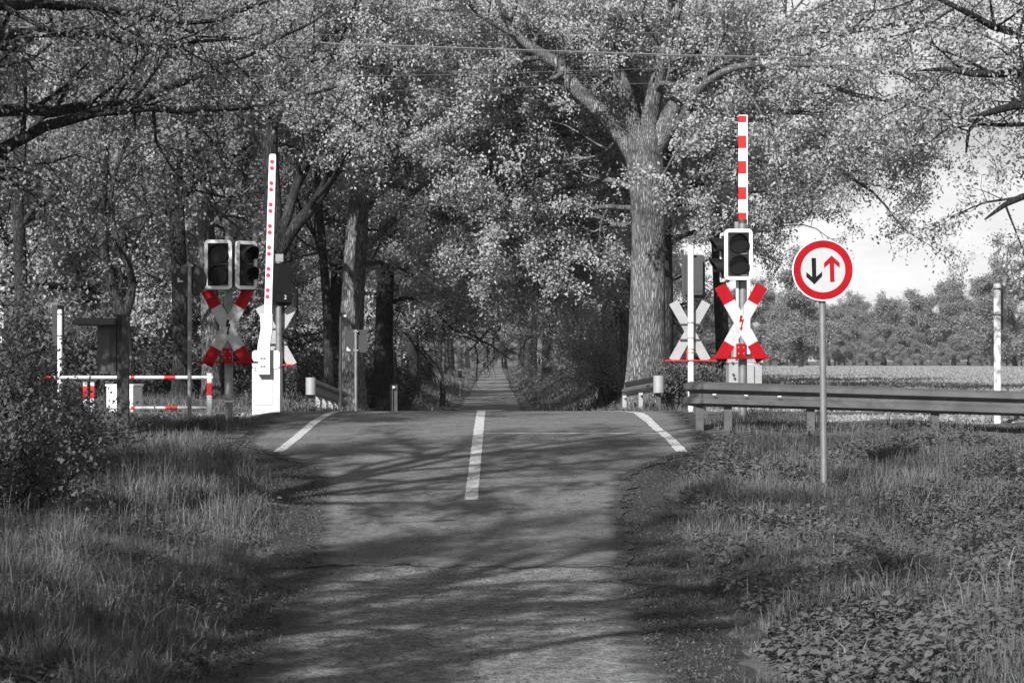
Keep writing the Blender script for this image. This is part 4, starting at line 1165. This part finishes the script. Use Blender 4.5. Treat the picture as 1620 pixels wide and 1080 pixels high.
# generic trees, built once per kind and copied
def make_tree(seed, H, r, first, spread, nl, bark, leaf, size, sub=None, droop=0.0, lean=0.0):
    T = Tree(seed); rng = T.rng
    n = 14; z = np.linspace(-.3, H * .8, n)
    wx = np.cumsum(rng.normal(0, .07, n)) * (z > 0); wy = np.cumsum(rng.normal(0, .07, n)) * (z > 0)
    pts = np.stack([wx + lean * np.maximum(z, 0), wy, z], -1); rad = r * (1.0 - .82 * np.clip(z / (H * .8), 0, 1)) * (1 + .5 * np.exp(-np.maximum(z, 0) / .3))
    P, Rr = smooth_path(pts, rad, .4); T.limb(P, Rr, 12)
    s_ = dict(maxlev=2, nch=(7, 6), leaf_step=.16, leaf_n=6, leaf_sp=.24, seg=.45); s_.update(sub or {})
    for c in range(nl):
        t = (c + rng.uniform(0, .8)) / nl; zz_ = first + (H * .78 - first) * t
        i = np.argmin(abs(P[:, 2] - zz_)); az = c * 2.399 + rng.normal(0, .3)
        up = -droop + (.25 + .9 * t) + rng.normal(0, .12)
        L = spread * (1.0 - .55 * t) * rng.uniform(.75, 1.15)
        T.grow(P[i], unit(np.array([math.cos(az), math.sin(az), up])), L, max(Rr[i] * .5, .03), 0, lift=.03, **s_)
    return T, leaf, size, bark
def proto(name, seed, *a, cat='tree', zmin=0, **k):
    T, leaf, size, bark = make_tree(seed, *a, **k)
    t = thing(name, 'x', cat); link('trunk', T.wood('trunk', bark), t); me, n = T.crown('crown', leaf, size, cull=lambda P: (P[:, 2] > zmin + T.rng.normal(0, .3, len(P))) & ((P[:, 2] < 9.5) | (T.rng.uniform(size=len(P)) < .3))); link('crown', me, t)
    return t, n
first_used = {}
def place(pr, name, label, x, y, rz, sc, group=None, cat='tree'):
    if pr.name not in first_used: first_used[pr.name] = 1; o = pr
    else: o = copy_tree(pr)
    o.location = (x, y, gzs(x, y)); o.rotation_euler = (0, 0, rz); o.scale = (sc, sc, sc)
    tag(o, label, cat, group)
    return o
av = [proto('avenue_oak', 41 + i, 15 + i, .34, 3.2, 6.0, 17, 'dark_bark', 'leaf_avenue', .10, sub=dict(leaf_n=20, leaf_step=.2, leaf_sp=.17), droop=.06, zmin=3.0)[0] for i in range(3)]
wd = [proto('woodland_tree', 51 + i, 15 + 2 * i, .24, 1.6, 4.8, 15, 'dark_bark', 'leaf_avenue', .115, sub=dict(leaf_n=17, leaf_step=.2, leaf_sp=.18), droop=.1)[0] for i in range(2)]
fr = [proto('field_edge_tree', 61 + i, 10 + 2.0 * i, .2, .8, 3.6, 17, 'dark_bark', 'leaf_far', .25, sub=dict(leaf_step=.2, leaf_n=9, leaf_sp=.32)) [0] for i in range(3)]
rng = np.random.default_rng(77)
ds = [57, 66, 76, 87, 99, 112, 127, 144, 163, 184, 207, 232, 260, 290]
for i, d in enumerate(ds):
    for sgn in (-1, 1):
        dd = d + (3.5 if sgn < 0 else 0) + rng.uniform(-1, 1)
        x = xc(dd) + sgn * rng.uniform(3.3, 4.3)
        place(av[(i + (sgn > 0)) % 3], 'avenue_oak', 'leafy oak in the %s row of the avenue, past the crossing' % ('left' if sgn < 0 else 'right'), x, dd, rng.uniform(0, 6.28), rng.uniform(.85, 1.12),
              'oaks in the %s row of the avenue' % ('left' if sgn < 0 else 'right'))
for i in range(34):
    d = 58 + 2.2 * i + rng.uniform(-2, 2); x = -rng.uniform(7.5, 7.5 + d * .16)
    if i < 8: x = -7 - 1.6 * i; d = 57 + rng.uniform(-2, 4)
    place(wd[i % 2], 'woodland_tree', 'shaded woodland tree behind the left signals', x, d, rng.uniform(0, 6.28), rng.uniform(.8, 1.15), 'trees of the wood on the left')
for i in range(6):
    d = 68 + 12 * i + rng.uniform(-2, 2); x = xc(d) + rng.uniform(4.8, 5.6)
    place(wd[i % 2], 'woodland_tree', 'outer tree between the right avenue row and the field', x, d, rng.uniform(0, 6.28), rng.uniform(.45, .6), 'outer trees right of the avenue')
# trees closing the avenue end
for i in range(10):
    d = 330 + rng.uniform(0, 25); x = -2.5 + (i - 4.5) * 3.2
    place(wd[i % 2], 'woodland_tree', 'tree closing the far end of the avenue', x, d, rng.uniform(0, 6.28), rng.uniform(.8, 1.1), 'trees at the far end of the avenue')
for i in range(8):
    x = -2.5 + (i - 3.5) * 2.6
    place(fr[i % 3], 'field_edge_tree', 'bushy tree closing the far end of the avenue', x, 318 + rng.uniform(0, 8), rng.uniform(0, 6.28), .8, 'bushy trees at the far end of the avenue')
# wood across the field
k = 0
for px, D, sc in [(1052, 300, 1.0), (1085, 320, .9), (1110, 290, 1.0), (1140, 310, .95), (1168, 300, .9), (1195, 290, 1.0), (1225, 315, .85), (1250, 300, .85), (1285, 320, .9), (1310, 300, .8), (1340, 325, .9), (1362, 305, .8),
                  (1392, 320, .95), (1415, 300, .85), (1448, 318, .9), (1475, 300, 1.0), (1500, 322, 1.05), (1522, 300, .95), (1548, 312, 1.1), (1590, 262, 1.25), (1620, 270, 1.2), (1660, 290, 1.2), (1700, 300, 1.1), (1760, 310, 1.0)]:
    x = (px - 810) / F * D
    place(fr[k % 3], 'field_edge_tree', 'sunlit tree in the wood across the field', x, D + rng.uniform(-8, 8), rng.uniform(0, 6.28), sc * rng.uniform(.8, 1.15), 'trees of the wood across the field'); k += 1
for i in range(26):
    D = 288 + rng.uniform(-6, 10); x = 20 + i * 1.9 + rng.uniform(-.8, .8)
    place(fr[i % 3], 'field_edge_tree', 'low bushy tree along the front of the wood across the field', x, D, rng.uniform(0, 6.28), rng.uniform(.25, .5), 'low trees fronting the wood across the field')
for i in range(20):
    D = 345 + rng.uniform(0, 20); x = 18 + i * 3.2
    place(fr[i % 3], 'field_edge_tree', 'sunlit tree in the wood across the field', x, D, rng.uniform(0, 6.28), .95, 'trees of the wood across the field')
place(fr[2], 'field_edge_tree', 'nearer pale trunked tree on the field, left of the round sign', (1266 - 810) / F * 215, 215, 1.0, .95)

# near trees whose branches hang into the top of the picture or shade the lane
def near_tree(seed, x, y, H, r, limbs, label, leaf='leaf_shaded', size=.055, extra=(), name='oak_tree', sub=None, frac=1.0, bare=()):
    T = Tree(seed); g = gzs(x, y); n = 10
    z = np.linspace(-.3, H * .75, n); pts = np.stack([x + np.cumsum(T.rng.normal(0, .06, n)), y + np.cumsum(T.rng.normal(0, .06, n)), g + z], -1)
    P, Rr = smooth_path(pts, r * (1 - .75 * np.clip(z / (H * .75), 0, 1)) * (1 + .5 * np.exp(-np.maximum(z, 0) / .3)), .4); T.limb(P, Rr, 16)
    s_ = dict(maxlev=2, nch=(7, 6), leaf_step=.16, leaf_n=12, leaf_sp=.12, seg=.35); s_.update(sub or {})
    for L in limbs:
        pp = [W(*e[:3]) for e in L]; i = np.argmin(abs(P[:, 2] - (pp[0][2] - .6))); lp, lr = smooth_path([P[i]] + pp, np.linspace(min(.09, Rr[i] * .6), .012, len(pp) + 1), .3)
        lp[1:] += np.cumsum(T.rng.normal(0, .03, lp[1:].shape), axis=0)
        T.limb(lp, lr, 7); dirs = unit(np.gradient(lp, axis=0)); ln = np.linalg.norm(np.diff(lp, axis=0), axis=1).sum()
        nc = int(ln * 2.2)
        for c in range(nc):
            t = .15 + .85 * (c + T.rng.uniform()) / nc; k_ = min(int(t * (len(lp) - 1)), len(lp) - 2)
            sd_ = unit(np.cross(dirs[k_], T.rng.normal(size=3))); nd = unit(dirs[k_] * .55 + sd_ * .8)
            T.grow(lp[k_], nd, T.rng.uniform(.8, 1.7), max(lr[k_] * .5, .012), 1, **s_)
    for L in bare:
        lp, lr = smooth_path([e[:3] for e in L], [e[3] for e in L], .25); lp[1:-1] += T.rng.normal(0, .03, lp[1:-1].shape); T.limb(lp, lr, 9)
        dirs = unit(np.gradient(lp, axis=0))
        for k_ in (len(lp) // 2, len(lp) * 3 // 4, len(lp) - 2): T.grow(lp[k_], unit(dirs[k_] + T.rng.normal(0, .5, 3)), 1.3, lr[k_] * .5, 2, maxlev=3, leaf_n=3)
    for (z0, nl, ll, up) in extra:
        i = np.argmin(abs(P[:, 2] - g - z0))
        for c in range(nl):
            az = 2.4 * c + T.rng.uniform(0, 1); T.grow(P[i], unit(np.array([math.cos(az), math.sin(az), up + T.rng.uniform(-.2, .3)])), ll * T.rng.uniform(.7, 1.1), .07, 0, **s_)
    return finish_tree(T, name, label, (x, y, g), 'dark_bark', leaf, size, frac=frac)
near_tree(81, -7.4, 23.2, 13, .3,
          [[(-60, 190, 25), (100, 170, 26), (230, 150, 27), (330, 110, 28), (430, 70, 29), (520, 20, 29)],
           [(-40, 260, 25), (60, 205, 25.5), (200, 185, 26), (330, 180, 26.5), (440, 165, 27), (520, 150, 27)],
           [(-60, 90, 24), (60, 70, 25), (180, 90, 26), (280, 100, 27), (390, 95, 28)],
           [(-80, 20, 24), (60, 10, 25), (200, 20, 26), (340, 40, 27), (450, 10, 28)]],
          'dark tree off the left edge whose low boughs hang over the top left', extra=[(6.0, 6, 2.3, .1), (5.0, 5, 2.1, .1)])
near_tree(82, 8.6, 27.5, 13, .3,
          [[(1680, 90, 27.5), (1600, 60, 27.0), (1500, 30, 26.5), (1420, -10, 26.5)], [(1690, 150, 27.5), (1620, 118, 27.5), (1560, 125, 26.5), (1500, 120, 26.5), (1450, 125, 26.5)],
           [(1690, 220, 27.5), (1620, 190, 26.5), (1560, 215, 26.5), (1545, 260, 26.1)], [(1700, 330, 27.5), (1640, 300, 27.0), (1590, 320, 26.5), (1560, 350, 26.5)], [(1700, 30, 27.5), (1620, 10, 26.5), (1540, -20, 26.5)]],
          'oak off the right edge whose dark twigs hang against the sky', extra=[(9, 2, 2.0, .9)], frac=1.0, leaf='leaf_avenue', size=.06)
for sd_k, x_, y_, lb, ex, fr_, br_ in [
        (83, -6.6, 1.2, 'avenue oak off the left edge, nearest the camera', [(5.2, 3, 2.6, .3), (7.0, 3, 2.8, .5)], .18,
         [[(-6.5, 1.3, 5.0, .10), (-5.3, 2.7, 5.9, .085), (-4.4, 3.6, 6.1, .075), (-3.3, 4.9, 6.3, .065), (-2.2, 5.6, 6.25, .05), (-1.2, 6.0, 6.4, .03)]]),
        (84, -6.0, -5.5, 'avenue oak behind the camera on the left', [(5.5, 4, 3.0, .3), (7.5, 4, 3.0, .5)], .3, []),
        (85, -5.6, 5.2, 'avenue oak off the left edge, level with the old road patch', [(5.0, 4, 3.2, .2), (6.6, 6, 3.6, .35), (8.2, 5, 3.4, .6)], .62, [[(-5.5, 5.3, 5.2, .09), (-4.2, 6.5, 5.9, .07), (-2.8, 7.5, 6.1, .055), (-1.4, 8.8, 6.4, .04), (-.2, 9.5, 6.3, .02)]]),
        (88, -6.2, 13.0, 'avenue oak off the left edge, just short of the crossing', [(6.2, 4, 3.6, .25), (7.6, 5, 3.8, .4), (9, 4, 3.4, .6)], .38, [[(-6.1, 13.1, 6.2, .09), (-4.8, 14.0, 7.2, .07), (-3.2, 15.2, 7.6, .05), (-1.4, 16.2, 7.7, .035), (0, 16.7, 7.9, .02)], [(-6.1, 13.1, 7.0, .08), (-5, 14.8, 8.4, .06), (-3.4, 16.6, 9.2, .045), (-1.8, 18.2, 9.6, .03)]]),
        (86, 5.0, 1.0, 'avenue oak off the right edge, nearest the camera', [(6.5, 3, 3.0, .5), (8.5, 3, 3, .8)], .25, [])]:
    near_tree(sd_k, x_, y_, 13, .3, [], lb, extra=ex, frac=fr_, size=.11, bare=br_)

# ------------------------------------------------------------------ shrubs
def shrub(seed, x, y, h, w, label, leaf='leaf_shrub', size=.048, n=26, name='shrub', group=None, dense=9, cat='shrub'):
    T = Tree(seed); g = gzs(x, y)
    for c in range(n):
        a = T.rng.uniform(0, 6.28); rr = T.rng.uniform(0, .35) * w
        d = unit(np.array([math.cos(a) * T.rng.uniform(.1, .9) * w / h, math.sin(a) * T.rng.uniform(.1, .9) * w / h, 1.0]))
        T.grow((x + rr * math.cos(a), y + rr * math.sin(a), g - .05), d, h * T.rng.uniform(.6, 1.1), .014, 1, 2, wander=.18, lift=-.02, nch=(5, 6), leaf_step=.10, leaf_n=dense, leaf_sp=.09, seg=.2)
    t = thing(name, label, cat, (x, y, g), group=group)
    link('stem', T.wood('stem', 'dark_bark', (x, y, g)), t)
    me, k_ = T.crown('foliage', leaf, size, (x, y, g)); link('foliage', me, t)
    return t
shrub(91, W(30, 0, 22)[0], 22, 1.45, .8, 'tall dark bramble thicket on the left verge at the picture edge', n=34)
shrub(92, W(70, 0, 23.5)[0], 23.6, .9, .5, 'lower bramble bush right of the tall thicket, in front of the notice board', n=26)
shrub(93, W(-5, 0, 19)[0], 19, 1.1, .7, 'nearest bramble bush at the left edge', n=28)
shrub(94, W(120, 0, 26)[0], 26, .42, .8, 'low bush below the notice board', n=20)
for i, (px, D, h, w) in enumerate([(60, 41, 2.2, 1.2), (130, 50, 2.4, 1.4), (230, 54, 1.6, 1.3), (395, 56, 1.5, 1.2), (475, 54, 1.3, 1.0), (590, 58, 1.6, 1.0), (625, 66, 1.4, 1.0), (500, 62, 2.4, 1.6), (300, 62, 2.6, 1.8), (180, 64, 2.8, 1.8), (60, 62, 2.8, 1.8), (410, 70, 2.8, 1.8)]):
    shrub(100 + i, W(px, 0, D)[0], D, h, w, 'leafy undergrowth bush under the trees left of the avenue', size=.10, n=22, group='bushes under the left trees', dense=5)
for i, (px, D, h, w) in enumerate([(968, 62, 3.0, 1.3), (985, 56, 2.6, 1.2), (962, 74, 3.0, 1.3), (1000, 68, 3.6, 1.6), (955, 88, 3.0, 1.4), (940, 108, 2.8, 1.4)]):
    shrub(120 + i, W(px, 0, D)[0], D, h, w, 'dark bush under the right avenue row, left of the big oak', leaf='leaf_avenue', size=.08, n=24, group='bushes under the right avenue row', dense=5)
for i, (px, D, h, w) in enumerate([(1080, 42, .95, .6), (1118, 43, .75, .5)]):
    shrub(130 + i, W(px, 0, D)[0], D, h, w, ['leafy bush at the foot of the white mast', 'small bush behind the guardrail end, left of the right signal'][i], n=16, size=.08)

# ------------------------------------------------------------------ grass and ground cover
def blades(X, Y, H, rng, wid, lean=.45, rndbase=None):
    n = len(X); Z = gz(X, Y) - .02
    a = rng.uniform(0, 2 * math.pi, n); ln = np.abs(rng.normal(0, lean, n))
    dx, dy = np.cos(a) * ln, np.sin(a) * ln
    b = rng.uniform(0, math.pi, n); wx, wy = np.cos(b) * wid / 2, np.sin(b) * wid / 2
    p = np.stack([X, Y, Z], -1); w = np.stack([wx, wy, np.zeros(n)], -1)
    mid = p + np.stack([dx * H * .35, dy * H * .35, H * .6], -1); tip = p + np.stack([dx * H, dy * H, H * (1 - .45 * np.minimum(ln, 1.2))], -1)
    v = np.stack([p - w, p + w, mid - w * .8, mid + w * .8, tip], 1).reshape(-1, 3)
    o = np.arange(n)[:, None] * 5
    q_ = o + np.array([[0, 1, 3, 2]]); t_ = o + np.array([[2, 3, 4]])
    r = rng.uniform(0, 1, n) if rndbase is None else np.clip(rndbase + rng.normal(0, .18, n), 0, 1)
    return v, q_, t_, np.repeat(r, 5)
def fn(x, y, s=1.0):
    return .5 + .5 * np.sin(x * 2.1 * s + 1.3 * np.sin(y * 1.1 * s)) * np.sin(y * 1.7 * s + 1.1 * np.sin(x * 1.3 * s + 2))
def free(x, y, marg=0.0):
    a = np.abs(x - xc(y)); ok = a > shx(x, y) + marg
    ok &= ~((np.abs(y - 28.42) < .6) & (np.abs(x) < 18))
    ok &= ~((y > 31.0) & (y < 38.6) & (x > 3.0)) & ~((y > 31.3) & (y < 38.6) & (x < -3.0))
    return ok
def grass(name, x0, x1, y0, y1, n, h0, h1, wid, seed, m='grass', per=9, tuft=.09, lean=.75, filt=None, marg=0.0):
    rng = np.random.default_rng(seed); k = n // per
    cx = rng.uniform(x0, x1, k); cy = rng.uniform(y0, y1, k)
    inten = fn(cx, cy); hh = (h0 + (h1 - h0) * inten * rng.uniform(.5, 1.2, k)); cr_ = np.clip(fn(cx + 5, cy - 3, 1.6) * .7 + rng.uniform(-.1, .3, k), 0, 1)
    X = np.repeat(cx, per) + rng.normal(0, tuft, k * per); Y = np.repeat(cy, per) + rng.normal(0, tuft, k * per)
    a = np.abs(X - xc(Y)); edge = np.clip((a - shx(X, Y) - marg) / .3, 0, 1)
    ok = free(X, Y, marg) & ((rng.uniform(size=len(X)) < .35 + .65 * edge))
    ok &= np.abs(X) < Y * .245 + .6
    if filt is not None: ok &= filt(X, Y)
    H = np.repeat(hh, per) * rng.uniform(.5, 1.15, k * per) * (.45 + .55 * edge)
    v, q_, t_, r = blades(X[ok], Y[ok], H[ok], rng, wid, lean, np.repeat(cr_, per)[ok])
    return tag(link(name, np_mesh(name, v, q_, t_, [m], r)), kind='stuff')
grass('verge_grass', -4.2, 0, 10.5, 19, 220000, .10, .34, .005, 201)
grass('verge_grass', -7, 0, 19, 31.5, 130000, .10, .33, .008, 202)
grass('verge_grass', 0, 3.6, 10.5, 19, 150000, .05, .22, .005, 203)
grass('verge_grass', 0, 8, 19, 31.2, 230000, .08, .30, .007, 204, filt=lambda x, y: (y < 29.4) | (x < 4.2))
grass('verge_grass', -12, 12, 38.4, 50, 90000, .12, .32, .014, 205, filt=lambda x, y: x < 8)
grass('roadside_grass', -9, 7, 50, 130, 90000, .14, .4, .03, 206, tuft=.15)
grass('roadside_grass', -14, 10, 130, 320, 30000, .2, .5, .07, 207, tuft=.3)
grass('dry_grass', -4.5, 4, 11, 27, 2200, .2, .5, .005, 208, m='dry_grass', per=5, lean=.6)
grass('dry_grass', -9, 8, 27, 46, 3000, .2, .45, .01, 209, m='dry_grass', per=5, lean=.5)
grass('sparse_grass', -4, 3.6, 10.5, 27, 26000, .03, .15, .006, 221, marg=-.42, tuft=.05)
grass('tall_grass', -4.6, -1.4, 11, 25, 20000, .24, .55, .006, 231, per=38, tuft=.07, lean=.8)
grass('tall_grass', 1.2, 6.5, 13, 29, 15000, .16, .42, .006, 232, per=34, tuft=.07, lean=.8)
# crop on the field
rng = np.random.default_rng(210)
n = 90000; y = 45 + (rng.uniform(0, 1, n) ** 1.6) * 160; x = 6.5 + rng.uniform(0, 1, n) * (y * .24 - 5)
v, q_, t_, r = blades(x, y, rng.uniform(.08, .2, n), rng, .03 + .0006 * y.mean(), .5)
tag(link('crop', np_mesh('crop', v, q_, t_, ['crop_leaf'], r)), kind='stuff')

def cover(name, n, x0, x1, y0, y1, hmax, size, seed, filt, m='leaf_cover', asp=.62):
    """leafy weeds: leaves in tiers round short stems"""
    rng = np.random.default_rng(seed); k = n // 10
    cx = rng.uniform(x0, x1, k); cy = rng.uniform(y0, y1, k); ok = free(cx, cy, .05) & filt(cx, cy) & (np.abs(cx) < cy * .245 + .5)
    cx, cy = cx[ok], cy[ok]; k = len(cx); H = hmax * rng.uniform(.35, 1.0, k) * (.5 + .6 * fn(cx, cy, 1.3))
    per = 10; t = rng.uniform(.25, 1, (k, per)); a = rng.uniform(0, 6.28, (k, per)); rr = rng.uniform(.0, .03, (k, per))
    base = np.stack([cx[:, None] + rr * np.cos(a), cy[:, None] + rr * np.sin(a), gz(cx, cy)[:, None] + H[:, None] * t], -1).reshape(-1, 3)
    N = len(base); af = a.ravel()
    d = unit(np.stack([np.cos(af), np.sin(af), rng.uniform(-.35, .45, N)], -1)); up = unit(np.stack([rng.normal(0, .35, N), rng.normal(0, .35, N), np.ones(N)], -1))
    w = unit(np.cross(d, up)); nr = np.cross(w, d); s = (size * rng.uniform(.5, 1.25, N))[:, None]
    p0 = base; m1 = base + d * s * .35; m2 = base + d * s * .7; dr = np.array([0, 0, -1.0])
    f1 = nr * s * .07
    V = np.stack([p0, m1 + w * s * asp * .46 + f1, m2 + w * s * asp * .36 + f1 + dr * s * .08, base + d * s + dr * s * .22, m2 - w * s * asp * .36 + f1 + dr * s * .08, m1 - w * s * asp * .46 + f1, m1, m2 + dr * s * .05], 1)
    o = np.arange(N)[:, None] * 8
    Q = np.concatenate([o + np.array([[6, 1, 2, 7]]), o + np.array([[6, 7, 4, 5]])]); Tt = np.concatenate([o + np.array([[0, 1, 6]]), o + np.array([[0, 6, 5]]), o + np.array([[7, 2, 3]]), o + np.array([[7, 3, 4]])])
    cl = np.repeat(np.clip(.25 + .5 * fn(cx * 2, cy * 2) + rng.uniform(-.2, .2, k), 0, 1), per * 8)
    return tag(link(name, np_mesh(name, V.reshape(-1, 3), Q, Tt, [m], cl)), kind='stuff')
cover('leafy_weeds', 26000, 1.2, 3.6, 10.6, 15.2, .17, .062, 301, lambda x, y: x - xc(y) > 1.75 + np.maximum(0, (y - 13.0) * .25))
cover('leafy_weeds', 9000, -3.6, -1.6, 10.6, 13.4, .16, .075, 302, lambda x, y: fn(x, y, 1.1) > .35)
cover('leafy_weeds', 60000, 1.5, 6.5, 14.5, 27, .3, .055, 303, lambda x, y: (fn(x + 2, y, .8) > .38))
cover('leafy_weeds', 36000, -6, -1.8, 12, 25, .22, .05, 304, lambda x, y: fn(x - 1, y, .8) > .45)
cover('leafy_weeds', 9000, -9, 7, 39, 50, .35, .07, 305, lambda x, y: fn(x - 1, y, .5) > .5)

# litter of leaves, twigs and grit on the lane and its dirt edges
rng = np.random.default_rng(401)
def litter_pts(n, y0, y1):
    y = rng.uniform(y0, y1, n); s = rng.choice([-1, 1], n); u = rng.uniform(size=n)
    off = np.where(u < .9, hw(y) - .1 + (sh(y) - hw(y) + .15) * rng.uniform(0, 1, n), hw(y) * rng.uniform(0, 1, n))
    x = xc(y) + s * off; return np.stack([x, y, gz(x, y) + .022], -1)
pts = litter_pts(20000, 10.5, 28)
d = rng.normal(size=pts.shape); d[:, 2] *= .3; d = unit(d); w = unit(np.cross(d, np.array([0, 0, 1.0]) + rng.normal(0, .4, pts.shape)))
s = rng.uniform(.006, .024, len(pts))[:, None]
V = np.stack([pts, pts + d * s * .5 + w * s * .3, pts + d * s + np.array([0, 0, .006]), pts + d * s * .5 - w * s * .3], 1).reshape(-1, 3)
tag(link('leaf_litter', np_mesh('leaf_litter', V, np.arange(len(V)).reshape(-1, 4), None, ['litter'], np.repeat(rng.uniform(0, 1, len(pts)), 4))), kind='stuff')
Pp, Tp, rp = stones(2600, (-2.6, 2.2), (10.5, 27), lambda x, y: gz(x, y) + .010, .002, .007, 402)
tag(link('grit', np_mesh('grit', Pp, None, Tp, ['grit_stone'], rp)), kind='stuff')

# ------------------------------------------------------------------ air
hm = bpy.data.materials.new('haze'); hm.use_nodes = True
hn = hm.node_tree
for n_ in list(hn.nodes):
    if n_.type == 'BSDF_PRINCIPLED': hn.nodes.remove(n_)
pv = hn.nodes.new('ShaderNodeVolumePrincipled')
pv.inputs['Color'].default_value = (.9, .9, .9, 1)
pv.inputs['Density'].default_value = 0.00022
pv.inputs['Anisotropy'].default_value = 0.2
hn.links.new(pv.outputs[0], hn.nodes['Material Output'].inputs['Volume'])
MATS['haze'] = hm
mb = MB(); mb.box(-420, 420, -60, 520, -3, 34)
hz = mb.build('haze', 'haze'); hz['kind'] = 'stuff'
